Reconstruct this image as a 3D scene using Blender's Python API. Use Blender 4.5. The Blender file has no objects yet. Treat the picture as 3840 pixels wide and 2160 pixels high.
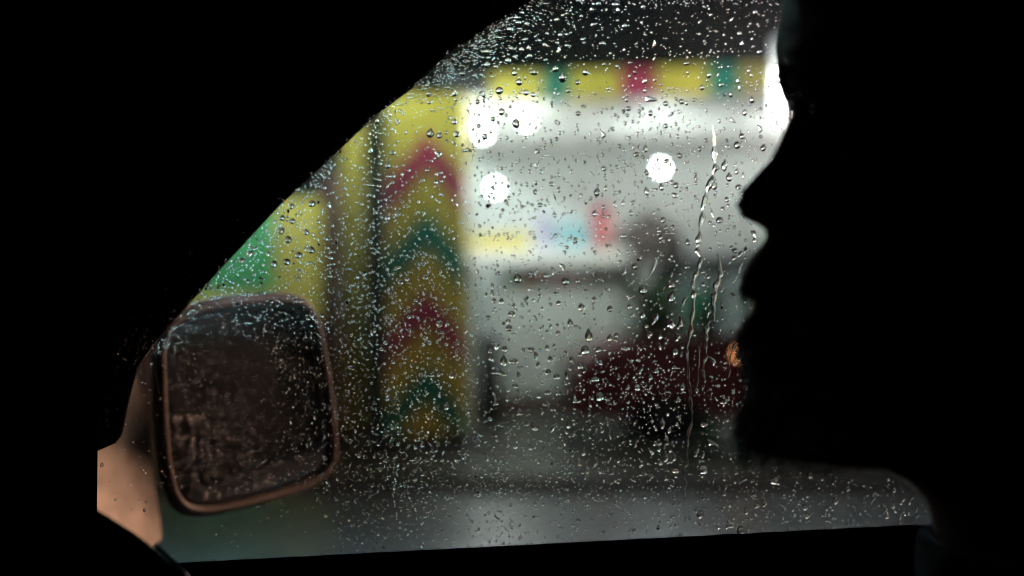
import bpy, bmesh, math, random
import numpy as np
from mathutils import Vector, Matrix

random.seed(7)
rng = np.random.default_rng(11)
scene = bpy.context.scene
COL = scene.collection
R = math.radians

# ---------------------------------------------------------------- camera, world, exposure
CAM_Z = 1.2
GLASS_Y = 0.600                      # outer face of the side window
cam_d = bpy.data.cameras.new('camera')
cam = bpy.data.objects.new('camera', cam_d)
COL.objects.link(cam)
cam.location = (0, 0, CAM_Z)
cam.rotation_euler = (R(90), 0, 0)
cam_d.sensor_width = 36.0
cam_d.lens = 35.33
cam_d.clip_start = 0.01
cam_d.clip_end = 1500
cam_d.dof.use_dof = True
cam_d.dof.focus_distance = 0.601
cam_d.dof.aperture_fstop = 2.2
scene.camera = cam

world = bpy.data.worlds.new('World')
scene.world = world
world.use_nodes = True
wn = world.node_tree
bg = wn.nodes['Background']
sky = wn.nodes.new('ShaderNodeTexSky')
sky.sky_type = 'NISHITA'
sky.sun_disc = False
sky.sun_elevation = R(3)
sky.sun_rotation = R(200)
wn.links.new(sky.outputs['Color'], bg.inputs['Color'])
bg.inputs['Strength'].default_value = 0.0018

# faint moonlight
sun_d = bpy.data.lights.new('moonlight', 'SUN')
sun_d.energy = 0.008
sun_d.angle = R(0.5)
sun_d.color = (0.8, 0.88, 1.0)
sun = bpy.data.objects.new('moonlight', sun_d)
COL.objects.link(sun)
sun.rotation_euler = (R(50), 0, R(200))

scene.view_settings.view_transform = 'Standard'
scene.view_settings.look = 'None'
scene.view_settings.gamma = 1
scene.view_settings.exposure = 0
scene.view_settings.use_curve_mapping = False
cy = scene.cycles
cy.max_bounces = 18
cy.transmission_bounces = 14
cy.transparent_max_bounces = 16
cy.glossy_bounces = 5
cy.diffuse_bounces = 3
cy.caustics_reflective = False
cy.caustics_refractive = False
cy.sample_clamp_indirect = 40
cy.pixel_filter_type = 'BLACKMAN_HARRIS'
cy.filter_width = 1.15
cy.use_denoising = True
cy.denoising_input_passes = 'RGB_ALBEDO_NORMAL'
cy.denoising_prefilter = 'ACCURATE'

# ---------------------------------------------------------------- helpers
FPX = 3768.0
def P(px, py, d):
    """world point for a direction given in photo pixels at depth d (metres)"""
    return Vector(((px - 1920) * d / FPX, d, CAM_Z + (1080 - py) * d / FPX))
KU = 3840 / 2576.0
def X(ux, d): return (ux * KU - 1920) * d / FPX
def Z(uy, d): return CAM_Z + (1080 - uy * KU) * d / FPX

def mat(name, color, rough=0.5, metal=0.0, noise=0.0, scale=8.0, spec=0.5, bump=0.0, coat=0.0):
    m = bpy.data.materials.new(name)
    m.use_nodes = True
    nt = m.node_tree
    b = nt.nodes['Principled BSDF']
    b.inputs['Base Color'].default_value = (*color, 1)
    b.inputs['Roughness'].default_value = rough
    b.inputs['Metallic'].default_value = metal
    b.inputs['Specular IOR Level'].default_value = spec
    b.inputs['Coat Weight'].default_value = coat
    if noise or bump:
        tc = nt.nodes.new('ShaderNodeTexCoord')
        nz = nt.nodes.new('ShaderNodeTexNoise')
        nz.inputs['Scale'].default_value = scale
        nz.inputs['Detail'].default_value = 5
        nt.links.new(tc.outputs['Object'], nz.inputs['Vector'])
        if noise:
            cr = nt.nodes.new('ShaderNodeValToRGB')
            cr.color_ramp.elements[0].position = 0.3
            cr.color_ramp.elements[1].position = 0.75
            cr.color_ramp.elements[0].color = (*[c * (1 - noise) for c in color], 1)
            cr.color_ramp.elements[1].color = (*[min(1, c * (1 + noise * 0.5)) for c in color], 1)
            nt.links.new(nz.outputs['Fac'], cr.inputs['Fac'])
            nt.links.new(cr.outputs['Color'], b.inputs['Base Color'])
        if bump:
            bp = nt.nodes.new('ShaderNodeBump')
            bp.inputs['Strength'].default_value = bump
            bp.inputs['Distance'].default_value = 0.01
            nt.links.new(nz.outputs['Fac'], bp.inputs['Height'])
            nt.links.new(bp.outputs['Normal'], b.inputs['Normal'])
    return m

def emis(name, color, strength):
    m = bpy.data.materials.new(name)
    m.use_nodes = True
    nt = m.node_tree
    nt.nodes.clear()
    e = nt.nodes.new('ShaderNodeEmission')
    e.inputs['Color'].default_value = (*color, 1)
    e.inputs['Strength'].default_value = strength
    o = nt.nodes.new('ShaderNodeOutputMaterial')
    nt.links.new(e.outputs[0], o.inputs[0])
    return m

def glassmat(name, ior, color=(1, 1, 1), rough=0.0):
    m = bpy.data.materials.new(name)
    m.use_nodes = True
    nt = m.node_tree
    nt.nodes.clear()
    g = nt.nodes.new('ShaderNodeBsdfGlass')
    g.inputs['Color'].default_value = (*color, 1)
    g.inputs['IOR'].default_value = ior
    g.inputs['Roughness'].default_value = rough
    o = nt.nodes.new('ShaderNodeOutputMaterial')
    nt.links.new(g.outputs[0], o.inputs[0])
    return m

def tag(o, label=None, cat=None, group=None, kind=None):
    if label: o['label'] = label
    if cat: o['category'] = cat
    if group: o['group'] = group
    if kind: o['kind'] = kind
    return o

def empty(name, loc=(0, 0, 0), rz=0):
    o = bpy.data.objects.new(name, None)
    o.location = loc
    o.rotation_euler = (0, 0, rz)
    o.empty_display_size = 0.05
    COL.objects.link(o)
    return o

def link(name, me, m, parent=None, smooth=False):
    o = bpy.data.objects.new(name, me)
    COL.objects.link(o)
    if m is not None and len(me.materials) == 0:
        me.materials.append(m)
    if parent is not None:
        o.parent = parent
        o.matrix_parent_inverse = Matrix.Identity(4)
    if smooth:
        me.polygons.foreach_set('use_smooth', [True] * len(me.polygons))
    return o

def bm_obj(name, bm, m, parent=None, smooth=False):
    bmesh.ops.recalc_face_normals(bm, faces=bm.faces)
    me = bpy.data.meshes.new(name)
    bm.to_mesh(me)
    bm.free()
    return link(name, me, m, parent, smooth)

def add_box(bm, x0, x1, y0, y1, z0, z1, bev=0.0, shear=0.0):
    vs = [bm.verts.new((x + (shear if zz == z1 else 0), y, zz)) for x in (x0, x1) for y in (y0, y1) for zz in (z0, z1)]
    q = [(0, 1, 3, 2), (4, 6, 7, 5), (0, 4, 5, 1), (2, 3, 7, 6), (0, 2, 6, 4), (1, 5, 7, 3)]
    fs = [bm.faces.new([vs[i] for i in f]) for f in q]
    if bev > 0:
        es = list({e for f in fs for e in f.edges})
        bmesh.ops.bevel(bm, geom=es, offset=bev, segments=2, affect='EDGES', profile=0.6)

def box(name, x0, x1, y0, y1, z0, z1, m, parent=None, bev=0.0, shear=0.0):
    bm = bmesh.new()
    add_box(bm, x0, x1, y0, y1, z0, z1, bev, shear)
    return bm_obj(name, bm, m, parent)

def add_prism(bm, pts, y0, y1, bev=0.0):
    """polygon in XZ extruded from y0 to y1"""
    a = [bm.verts.new((p[0], y0, p[1])) for p in pts]
    b = [bm.verts.new((p[0], y1, p[1])) for p in pts]
    n = len(pts)
    f1 = bm.faces.new(a); f2 = bm.faces.new(b[::-1])
    sides = [bm.faces.new([a[i], b[i], b[(i + 1) % n], a[(i + 1) % n]]) for i in range(n)]
    if bev > 0:
        es = list(set(f1.edges) | set(f2.edges))
        bmesh.ops.bevel(bm, geom=es, offset=bev, segments=2, affect='EDGES', profile=0.6)

def prism(name, pts, y0, y1, m, parent=None, bev=0.0):
    bm = bmesh.new()
    add_prism(bm, pts, y0, y1, bev)
    return bm_obj(name, bm, m, parent)

def add_tube(bm, pts, rad, seg=10, closed=False):
    pts = [Vector(p) for p in pts]
    n = len(pts)
    rings = []
    for i, p in enumerate(pts):
        if closed:
            t = (pts[(i + 1) % n] - pts[i - 1])
        else:
            t = pts[min(i + 1, n - 1)] - pts[max(i - 1, 0)]
        t.normalize()
        up = Vector((0, 0, 1)) if abs(t.z) < 0.9 else Vector((1, 0, 0))
        s = t.cross(up).normalized()
        u = s.cross(t).normalized()
        r = rad[i] if isinstance(rad, (list, tuple)) else rad
        rings.append([bm.verts.new(p + (s * math.cos(a) + u * math.sin(a)) * r)
                      for a in [2 * math.pi * k / seg for k in range(seg)]])
    for i in range(n if closed else n - 1):
        A, B = rings[i], rings[(i + 1) % n]
        for k in range(seg):
            bm.faces.new([A[k], A[(k + 1) % seg], B[(k + 1) % seg], B[k]])
    if not closed:
        bm.faces.new(rings[0][::-1]); bm.faces.new(rings[-1])

def tube(name, pts, rad, m, parent=None, seg=10, closed=False):
    bm = bmesh.new()
    add_tube(bm, pts, rad, seg, closed)
    return bm_obj(name, bm, m, parent, smooth=True)

def add_lathe(bm, prof, c, seg=20):
    """prof: (radius, z) list, around vertical axis through c"""
    c = Vector(c)
    rings = []
    for r, z in prof:
        rings.append([bm.verts.new(c + Vector((r * math.cos(2 * math.pi * k / seg), r * math.sin(2 * math.pi * k / seg), z))) for k in range(seg)])
    for A, B in zip(rings, rings[1:]):
        for k in range(seg):
            bm.faces.new([A[k], A[(k + 1) % seg], B[(k + 1) % seg], B[k]])
    bm.faces.new(rings[0][::-1]); bm.faces.new(rings[-1])

def lathe(name, prof, c, m, parent=None, seg=20):
    bm = bmesh.new()
    add_lathe(bm, prof, c, seg)
    return bm_obj(name, bm, m, parent, smooth=True)

def catmull(pts, n=8, closed=False):
    pts = [Vector(p) for p in pts]
    out = []
    N = len(pts)
    rangeN = N if closed else N - 1
    for i in range(rangeN):
        if closed:
            p0, p1, p2, p3 = pts[i - 1], pts[i], pts[(i + 1) % N], pts[(i + 2) % N]
        else:
            p0, p1, p2, p3 = pts[max(i - 1, 0)], pts[i], pts[i + 1], pts[min(i + 2, N - 1)]
        for k in range(n):
            t = k / n
            out.append(0.5 * ((2 * p1) + (p2 - p0) * t + (2 * p0 - 5 * p1 + 4 * p2 - p3) * t * t + (3 * p1 - p0 - 3 * p2 + p3) * t ** 3))
    if not closed: out.append(pts[-1])
    return out

# ---------------------------------------------------------------- materials
M_yellow = mat('yellow_paint', (0.63, 0.53, 0.07), 0.45, noise=0.15, scale=3)
M_red = mat('crimson_paint', (0.42, 0.035, 0.09), 0.45, noise=0.15, scale=3)
M_green = mat('teal_green_paint', (0.01, 0.22, 0.15), 0.45, noise=0.15, scale=3)
M_leafgreen = mat('leaf_green_paint', (0.06, 0.42, 0.10), 0.5, noise=0.2, scale=3)
M_brown = mat('brown_wood', (0.12, 0.045, 0.035), 0.5, noise=0.3, scale=6)
M_white = mat('white_board', (0.72, 0.75, 0.73), 0.5, noise=0.06, scale=2)
M_ceil = mat('white_ceiling_board', (0.82, 0.83, 0.80), 0.55, noise=0.04, scale=2)
M_grey = mat('grey_laminate', (0.70, 0.76, 0.73), 0.4, noise=0.08, scale=2)
M_dark = mat('dark_metal', (0.02, 0.022, 0.025), 0.4, noise=0.2)
M_trim = mat('black_car_plastic', (0.0015, 0.0015, 0.0017), 0.9, spec=0.0, noise=0.2, scale=60, bump=0.1)
M_black = mat('matt_black_seal', (0.002, 0.002, 0.002), 1.0, spec=0.0)
M_fabric = mat('black_seat_fabric', (0.0015, 0.0015, 0.0017), 0.95, spec=0.0, noise=0.3, scale=200, bump=0.3)
M_rubber = mat('black_rubber', (0.002, 0.002, 0.002), 0.9, spec=0.0)
M_chrome = mat('satin_trim_strip', (0.45, 0.50, 0.52), 0.35, metal=1.0, noise=0.3, scale=90)
M_glass = glassmat('window_glass', 1.45, (0.97, 0.985, 0.98))
# rough-glass share mixed into the pane to imitate lens veil and lamp bloom
_nt = M_glass.node_tree
_g = [n for n in _nt.nodes if n.type == 'BSDF_GLASS'][0]
_o = [n for n in _nt.nodes if n.type == 'OUTPUT_MATERIAL'][0]
_g2 = _nt.nodes.new('ShaderNodeBsdfGlass'); _g2.inputs['IOR'].default_value = 1.45; _g2.inputs['Roughness'].default_value = 0.32
_mx = _nt.nodes.new('ShaderNodeMixShader'); _mx.inputs[0].default_value = 0.009
_nt.links.new(_g.outputs[0], _mx.inputs[1]); _nt.links.new(_g2.outputs[0], _mx.inputs[2]); _nt.links.new(_mx.outputs[0], _o.inputs[0])
M_water = glassmat('rain_water', 1.333)

# wet asphalt
M_ground = bpy.data.materials.new('wet_asphalt'); M_ground.use_nodes = True
nt = M_ground.node_tree; b = nt.nodes['Principled BSDF']
tc = nt.nodes.new('ShaderNodeTexCoord')
n1 = nt.nodes.new('ShaderNodeTexNoise'); n1.inputs['Scale'].default_value = 0.9; n1.inputs['Detail'].default_value = 6
n2 = nt.nodes.new('ShaderNodeTexNoise'); n2.inputs['Scale'].default_value = 60; n2.inputs['Detail'].default_value = 4
r1 = nt.nodes.new('ShaderNodeMapRange')
r1.inputs['From Min'].default_value = 0.35; r1.inputs['From Max'].default_value = 0.65
r1.inputs['To Min'].default_value = 0.18; r1.inputs['To Max'].default_value = 0.45
cr = nt.nodes.new('ShaderNodeValToRGB')
cr.color_ramp.elements[0].color = (0.022, 0.021, 0.019, 1); cr.color_ramp.elements[1].color = (0.055, 0.052, 0.045, 1)
bp = nt.nodes.new('ShaderNodeBump'); bp.inputs['Strength'].default_value = 0.25; bp.inputs['Distance'].default_value = 0.01
for n in (n1, n2): nt.links.new(tc.outputs['Object'], n.inputs['Vector'])
nt.links.new(n1.outputs['Fac'], r1.inputs['Value']); nt.links.new(r1.outputs['Result'], b.inputs['Roughness'])
nt.links.new(n2.outputs['Fac'], cr.inputs['Fac']); nt.links.new(cr.outputs['Color'], b.inputs['Base Color'])
nt.links.new(n2.outputs['Fac'], bp.inputs['Height']); nt.links.new(bp.outputs['Normal'], b.inputs['Normal'])

M_pave = mat('wet_concrete', (0.022, 0.031, 0.040), 0.34, spec=0.3, noise=0.25, scale=5, bump=0.2)
M_kerb = mat('kerb_stone', (0.02, 0.02, 0.022), 0.85, noise=0.3, scale=10, spec=0.1)

# ================================================================ SETTING
bm = bmesh.new()
s = 300
vs = [bm.verts.new(v) for v in ((-s, -s, 0), (s, -s, 0), (s, s, 0), (-s, s, 0))]
bm.faces.new(vs)
tag(bm_obj('ground', bm, M_ground), kind='structure')

# raised wet pavement in front of the camera car, with its kerb stones
tag(box('pavement', -14, 14, 3.9, 5.3, 0.0, 0.10, M_pave, bev=0.01), kind='structure')
kerb = empty('kerb', (0, 5.45, 0)); tag(kerb, kind='structure')
kb = None
for i in range(14):
    if kb is None:
        bm = bmesh.new(); add_box(bm, 0.006, 0.994, -0.14, 0.30, 0, 0.12, 0.015)
        kb = bm_obj('kerb_stone', bm, M_kerb, kerb)
        k = kb
    else:
        k = kb.copy(); COL.objects.link(k)
    k.location = (-7 + i, 0, 0)

# ================================================================ CANOPY of the stall
FA = (X(1165, 7.75), 7.75); FB = (X(2900, 6.9), 6.9)     # fascia line
Z_C = 2.615
canopy = empty('canopy', (FA[0], FA[1], 0))
canopy_o = Vector((FA[0], FA[1], 0))
tag(canopy, 'long flat stall canopy with yellow, green and red fascia boards above white ceiling', 'canopy')
fl = math.hypot(FB[0] - FA[0], FB[1] - FA[1]); fang = math.atan2(FB[1] - FA[1], FB[0] - FA[0])
fdir = Vector((math.cos(fang), math.sin(fang), 0))
# boundaries of the coloured boards along the fascia, from the photo (u px)
bounds = [(1236, 1368, M_yellow), (1368, 1432, M_green), (1432, 1562, M_yellow), (1562, 1650, M_red), (1650, 1782, M_yellow),
          (1782, 1858, M_green), (1858, 1990, M_yellow), (1990, 2080, M_red), (2080, 2230, M_yellow), (2230, 2320, M_green),
          (2320, 2480, M_yellow), (2480, 2570, M_red), (2570, 2760, M_yellow)]
def fascia_t(ux):
    # intersection of the viewing direction with the fascia line, as distance along it
    sl = (ux * KU - 1920) / FPX
    # x = sl*y ; point = FA + t*fdir
    t = (sl * FA[1] - FA[0]) / (fdir.x - sl * fdir.y)
    return t
for a, b_, mm in bounds:
    t0, t1 = fascia_t(a), fascia_t(b_)
    bm = bmesh.new(); add_box(bm, t0 + 0.004, t1 - 0.004, -0.03, 0.0, Z_C, Z_C + 0.215, 0.004)
    o = bm_obj('fascia_board', bm, mm, canopy); o.rotation_euler = (0, 0, fang)
    if mm is not M_yellow: o['label'] = 'crimson fascia board' if mm is M_red else 'teal green fascia board'
# ceiling boards running back to the wall
W_Y = 11.0
cx0, cx1 = FA[0] - 0.1, FB[0] + 0.3
nb = 8
for i in range(nb):
    xa = cx0 + (cx1 - cx0) * i / nb; xb = cx0 + (cx1 - cx0) * (i + 1) / nb
    def yl(x): return FA[1] + (x - FA[0]) * math.tan(fang) + 0.04
    bm = bmesh.new()
    pts = [(xa + .006, yl(xa)), (xb - .006, yl(xb)), (xb - .006, W_Y - 0.02), (xa + .006, W_Y - 0.02)]
    lo = [bm.verts.new((p[0] - FA[0], p[1] - FA[1], Z_C + 0.05)) for p in pts]
    hi = [bm.verts.new((p[0] - FA[0], p[1] - FA[1], Z_C + 0.07)) for p in pts]
    bm.faces.new(lo); bm.faces.new(hi)
    for q in range(4): bm.faces.new([lo[q], lo[(q + 1) % 4], hi[(q + 1) % 4], hi[q]])
    bm_obj('ceiling_board', bm, M_ceil, canopy)
# roof sheet above
bm = bmesh.new(); add_box(bm, cx0 - FA[0] - .05, cx1 - FA[0], 0.1, W_Y - FA[1] + .2, Z_C + 0.22, Z_C + 0.25)
bm_obj('roof_sheet', bm, M_dark, canopy)

# back wall of white boards
wall = empty('back_wall', (X(1150, 11), 11.0, 0))
tag(wall, 'white panelled back wall of the stall, brightly lit under the canopy', 'wall')
wx0, wx1 = X(1140, 11), X(2090, 11)
nw = 6
for i in range(nw):
    a = wx0 + (wx1 - wx0) * i / nw; b_ = wx0 + (wx1 - wx0) * (i + 1) / nw
    bm = bmesh.new(); add_box(bm, a - wall.location.x + .005, b_ - wall.location.x - .005, 0, 0.04, 0.0, Z_C + 0.04, 0.003)
    bm_obj('wall_board', bm, M_white, wall)
bm = bmesh.new(); add_box(bm, wx0 - wall.location.x, wx1 - wall.location.x, -0.03, -0.002, Z(408, 11), Z(396, 11))  # grey strip put in for the darker line where ceiling meets wall
bm_obj('junction_strip', bm, M_grey, wall)

# ---------------------------------------------------------------- patterned pillar
PD = 7.5
px0, px1 = X(972, PD), X(1172, PD)
pw = px1 - px0
pil = empty('patterned_pillar', ((px0 + px1) / 2, PD + 0.31, 0))
tag(pil, 'wide yellow pillar with crimson and green chevrons at the canopy corner', 'pillar')
def L(v): return v - pil.location.x
bm = bmesh.new(); add_box(bm, L(px0), L(px1), -0.31, 0.31, 0.10, Z_C + 0.03, 0.01)
bm_obj('shaft', bm, M_yellow, pil)
bm = bmesh.new(); add_box(bm, L(px0) - .04, L(px1) + .04, -0.35, 0.35, 0.0, 0.10, 0.01)
bm_obj('plinth', bm, M_dark, pil)
cpx = 0.01
for peak, mm in ((345, M_red), (540, M_green), (735, M_red), (925, M_green)):
    zt = Z(peak - 10, PD); th = 0.25; drop = 0.36
    for sx in (0,):
        hw = pw / 2 - 0.006
        pts = [(-hw, zt - drop), (0 + cpx, zt), (hw, zt - drop), (hw, zt - drop - th), (cpx, zt - th), (-hw, zt - drop - th)]
        o = prism('chevron', pts, -0.322, -0.3115, mm, pil)
        o['label'] = 'crimson chevron' if mm is M_red else 'green chevron'

# ---------------------------------------------------------------- posts left of the pillar
def post(ux0, ux1, d, ztop, m, label, cap=True):
    a, b_ = X(ux0, d), X(ux1, d)
    p = empty('post', ((a + b_) / 2, d, 0)); tag(p, label, 'post')
    w = (b_ - a) / 2
    bm = bmesh.new(); add_box(bm, -w, w, -w, w, 0.06, ztop - 0.03, 0.008); bm_obj('shaft', bm, m, p)
    bm = bmesh.new(); add_box(bm, -w - .03, w + .03, -w - .03, w + .03, 0, 0.06, 0.005); bm_obj('foot', bm, M_dark, p)
    bm = bmesh.new(); add_box(bm, -w - .015, w + .015, -w - .015, w + .015, ztop - .03, ztop, 0.004); bm_obj('cap', bm, M_dark, p)
    return p
post(864, 914, 7.9, 2.75, M_yellow, 'narrow yellow post standing left of the chevron pillar')
post(922, 972, 8.2, 2.7, mat('dark_gap_green', (0.008, 0.03, 0.025), 0.5), 'thin green post blackened for the dark gap between the yellow post and chevron pillar')  # near-black colour stands for the dark gap beside the pillar
post(812, 856, 8.4, 2.2, M_brown, 'brown wooden post beside the green and yellow hoarding')

# hoarding on the left
hd = 9.0
ho = empty('hoarding', (X(640, hd), hd, 0)); tag(ho, 'green and yellow painted hoarding seen above the wing mirror', 'hoarding')
def hb(u0, u1, v0, v1, m, nm='board'):
    bm = bmesh.new(); add_box(bm, X(u0, hd) - ho.location.x + .003, X(u1, hd) - ho.location.x - .003, 0, 0.04, max(0, Z(v1, hd)), Z(v0, hd), 0.004)
    return bm_obj(nm, bm, m, ho)
for i in range(6): hb(330 + i * 60, 390 + i * 60, 520, 732, M_leafgreen)
for i in range(2): hb(690 + i * 62, 752 + i * 62, 500, 732, M_yellow)
for i in range(4): hb(330 + i * 121.5, 451.5 + i * 121.5, 735, 800, M_yellow)
for i in range(4): hb(330 + i * 121.5, 451.5 + i * 121.5, 803, 1300, M_brown)

# ---------------------------------------------------------------- kiosk counter, shelf and goods
KD = 10.0
ko = empty('serving_counter', (X(1400, KD), KD, 0)); tag(ko, 'pale grey serving counter with a white shelf under the canopy', 'counter')
kx = ko.location.x
for i in range(4):
    a = X(1256 + i * 74, KD); b_ = X(1256 + (i + 1) * 74, KD)
    bm = bmesh.new(); add_box(bm, a - kx + .004, b_ - kx - .004, 0.0, 0.05, 0.14, Z(730, KD), 0.004); bm_obj('front_panel', bm, M_grey, ko)
bm = bmesh.new(); add_box(bm, X(1250, KD) - kx, X(1560, KD) - kx, 0.02, 0.6, 0.0, 0.135); bm_obj('plinth', bm, M_brown, ko)
bm = bmesh.new(); add_box(bm, X(1252, KD) - kx, X(1556, KD) - kx, -0.02, 0.6, Z(730, KD) + .003, Z(722, KD), 0.004); bm_obj('worktop', bm, M_white, ko)
bm = bmesh.new(); add_box(bm, X(1172, KD) - kx, X(1645, KD) - kx, -0.25, 0.25, Z(662, KD), Z(628, KD), 0.006); bm_obj('shelf', bm, M_ceil, ko)
for u in (1180, 1560):
    bm = bmesh.new(); add_box(bm, X(u, KD) - kx, X(u + 8, KD) - kx, 0.1, 0.13, 0.0 if u < 1200 else Z(722, KD) + .003, Z(662, KD) - .002); bm_obj('upright', bm, M_dark, ko)

def crate(name, u0, u1, v0, v1, d, depth, m, label, cat, base=None):
    a, b_ = X(u0, d), X(u1, d); z0 = Z(v1, d) if base is None else base; z1 = Z(v0, d)
    c = empty(name, ((a + b_) / 2, d, z0)); tag(c, label, cat)
    w = (b_ - a) / 2; h = z1 - z0
    bm = bmesh.new(); add_box(bm, -w, w, -depth / 2, depth / 2, 0, h * 0.82, 0.008); bm_obj('body', bm, m, c)
    bm = bmesh.new(); add_box(bm, -w - .012, w + .012, -depth / 2 - .012, depth / 2 + .012, h * 0.825, h, 0.008); bm_obj('lid', bm, m, c)
    return c
zs = Z(628, KD) + .002
M_cyan = mat('cyan_plastic', (0.24, 0.42, 0.46), 0.4); M_lilac = mat('lilac_card', (0.38, 0.36, 0.50), 0.6)
M_pinkc = mat('pink_card', (0.55, 0.22, 0.22), 0.6); M_orange = mat('terracotta_card', (0.40, 0.16, 0.08), 0.6)
M_lgreen = mat('pale_green_card', (0.16, 0.38, 0.18), 0.6); M_khaki = mat('khaki_card', (0.25, 0.2, 0.13), 0.6)
crate('storage_crate', 1186, 1330, 590, 0, KD, 0.35, M_yellow, 'yellow lidded crate at the left end of the white shelf', 'crate', base=zs)
crate('cool_box', 1396, 1482, 560, 0, KD, 0.35, M_cyan, 'cyan cool box standing on the middle of the white shelf', 'cool box', base=zs)
crate('carton', 1350, 1390, 545, 0, KD + .02, 0.2, M_lilac, 'pale lilac carton just left of the cyan cool box', 'carton', base=zs)
zt2 = Z(722, KD) + .002
crate('carton', 1262, 1300, 678, 0, KD + .2, 0.2, M_lgreen, 'pale green carton on the worktop under the shelf', 'carton', base=zt2)
crate('carton', 1306, 1372, 672, 0, KD + .2, 0.2, M_orange, 'terracotta carton on the worktop under the shelf', 'carton', base=zt2)
crate('carton', 1380, 1460, 676, 0, KD + .2, 0.2, M_pinkc, 'pink carton on the worktop under the shelf', 'carton', base=zt2)
crate('carton', 1468, 1545, 680, 0, KD + .2, 0.2, M_khaki, 'khaki carton at the right end of the worktop', 'carton', base=zt2)
# round red jar
c = empty('lidded_jar', (X(1512, KD - .05), KD - .05, zs)); tag(c, 'round red lidded jar on the white shelf by the cool box', 'jar')
hj = Z(512, KD) - zs
lathe('body', [(0.02, 0), (0.10, 0.0), (0.115, 0.12), (0.115, hj * .7), (0.10, hj * .78), (0.06, hj * .82)], (0, 0, 0), mat('red_enamel', (0.5, 0.12, 0.13), 0.4), c)
lathe('lid', [(0.065, hj * .825), (0.12, hj * .84), (0.09, hj * .93), (0.02, hj)], (0, 0, 0), M_red, c)
M_soot = mat('sooty_iron', (0.06, 0.045, 0.04), 0.6, noise=0.4, scale=9)
# dark cooking appliance
c = empty('cooking_kettle', (X(1635, KD), KD, 0)); tag(c, 'black domed cooking kettle on a stand behind the dark red car', 'kettle')
lathe('pot', [(0.14, 1.22), (0.30, 1.28), (0.35, 1.42), (0.34, 1.56)], (0, 0, 0), M_soot, c)
lathe('dome', [(0.36, 1.565), (0.34, 1.70), (0.25, 1.84), (0.06, 1.93), (0.03, 1.94)], (0, 0, 0), M_soot, c)
lathe('knob', [(0.012, 1.942), (0.035, 1.96), (0.035, 1.99), (0.01, 2.0)], (0, 0, 0), M_brown, c)
for k in range(3):
    a = k * 2.094 + .5
    tube('leg', [(0.08 * math.cos(a), .08 * math.sin(a), 1.23), (0.26 * math.cos(a), .26 * math.sin(a), 0.0)], 0.014, M_dark, c, 8)

# green plant and crate behind the car
pot = empty('potted_plant', (X(1638, 9.2), 9.2, 0)); tag(pot, 'leafy green plant in a brown tub seen through the red car windows', 'plant')
lathe('tub', [(0.16, 0), (0.2, 0.0), (0.24, 0.35), (0.22, 0.36), (0.2, 0.34)], (0, 0, 0), M_brown, pot)
for k in range(4): tube('stem', [(0, 0, .33), (.05 * math.cos(k * 1.6), .05 * math.sin(k * 1.6), .6), (.12 * math.cos(k * 1.6), .12 * math.sin(k * 1.6), .9)], 0.01, M_brown, pot, 6)
bm = bmesh.new()
for i in range(420):
    th = random.uniform(0, 6.283); ph = random.uniform(-1, 1); r = 0.3 * random.random() ** .4
    c0 = Vector((r * math.cos(th) * math.sqrt(1 - ph * ph) * .8, r * math.sin(th) * math.sqrt(1 - ph * ph), 0.98 + ph * r * 1.15))
    d1 = Vector((random.uniform(-1, 1), random.uniform(-1, 1), random.uniform(-.4, 1))).normalized() * 0.07
    d2 = d1.cross(Vector((random.uniform(-1, 1), random.uniform(-1, 1), random.uniform(-1, 1)))).normalized() * 0.022
    q = [bm.verts.new(c0 + v) for v in (-d1, d2, d1, -d2)]
    bm.faces.new(q)
fo = bm_obj('leaves', bm, mat('plant_leaf', (0.17, 0.36, 0.06), 0.5, noise=0.4), pot); fo['kind'] = 'stuff'
crate('plastic_bin', 1738, 1795, 742, 0, 9.4, 0.3, mat('green_plastic', (0.03, 0.55, 0.25), 0.35), 'green plastic bin seen through the side window of the red car', 'bin', base=0.0)

# ---------------------------------------------------------------- lamps
L_white = emis('cool_white_lamp', (0.93, 1.0, 0.98), 680)
L_soft = emis('soft_white_lamp', (0.93, 1.0, 0.98), 140)
def bulb(u, v, d, r, hh, label, m=L_white, pan=0):
    z = Z(v, d)
    e = empty('hanging_lamp', (X(u, d), d, z)); tag(e, label, 'lamp', 'bare white lamps under the canopy')
    lathe('bulb', [(r * .45, -hh), (r * .85, -hh * .8), (r, -hh * .3), (r, hh * .4), (r * .8, hh * .85), (r * .4, hh)], (0, 0, 0), m, e, 16)
    lathe('holder', [(r * .38, hh + .001), (r * .42, hh + .03), (r * .3, hh + .06)], (0, 0, 0), M_dark, e, 12)
    if pan: lathe('shade_dish', [(r * .4, -hh - .03), (r * pan, -hh - .012), (r * pan, -hh - .006), (r * .4, -hh - .015)], (0, 0, 0), M_dark, e, 28)  # opaque dish added to keep the hidden lamps' light off the ground
    top = Z_C + 0.049 - z
    if top > hh + .08:
        tube('flex', [(0, 0, hh + .061), (0, 0, top)], 0.006, M_dark, e, 6)
    return e
bulb(1216, 322, 7.95, 0.028, 0.075, 'tall white lamp glaring at the left end of the canopy', L_soft)
bulb(1325, 302, 8.1, 0.028, 0.03, 'round white lamp just right of the tall lamp under the fascia', L_soft)
bulb(1245, 472, 9.2, 0.028, 0.035, 'lower left white lamp hanging above the yellow crate')
bulb(1662, 422, 9.0, 0.028, 0.032, 'white lamp hanging above the black kettle')
bulb(2050, 380, 8.8, 0.10, 0.07, 'large white lamp under the canopy hidden behind the man\'s head', emis('added_large_lamp', (0.95, 1.0, 0.98), 95), 3.4)  # added unseen lamp to brighten ceiling and wall
bulb(2110, 380, 9.8, 0.10, 0.07, 'added large white lamp, unseen at the far right under the canopy', emis('added_far_lamp', (0.95, 1.0, 0.98), 70), 3.4)  # second unseen lamp, added for the same brightening
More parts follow.
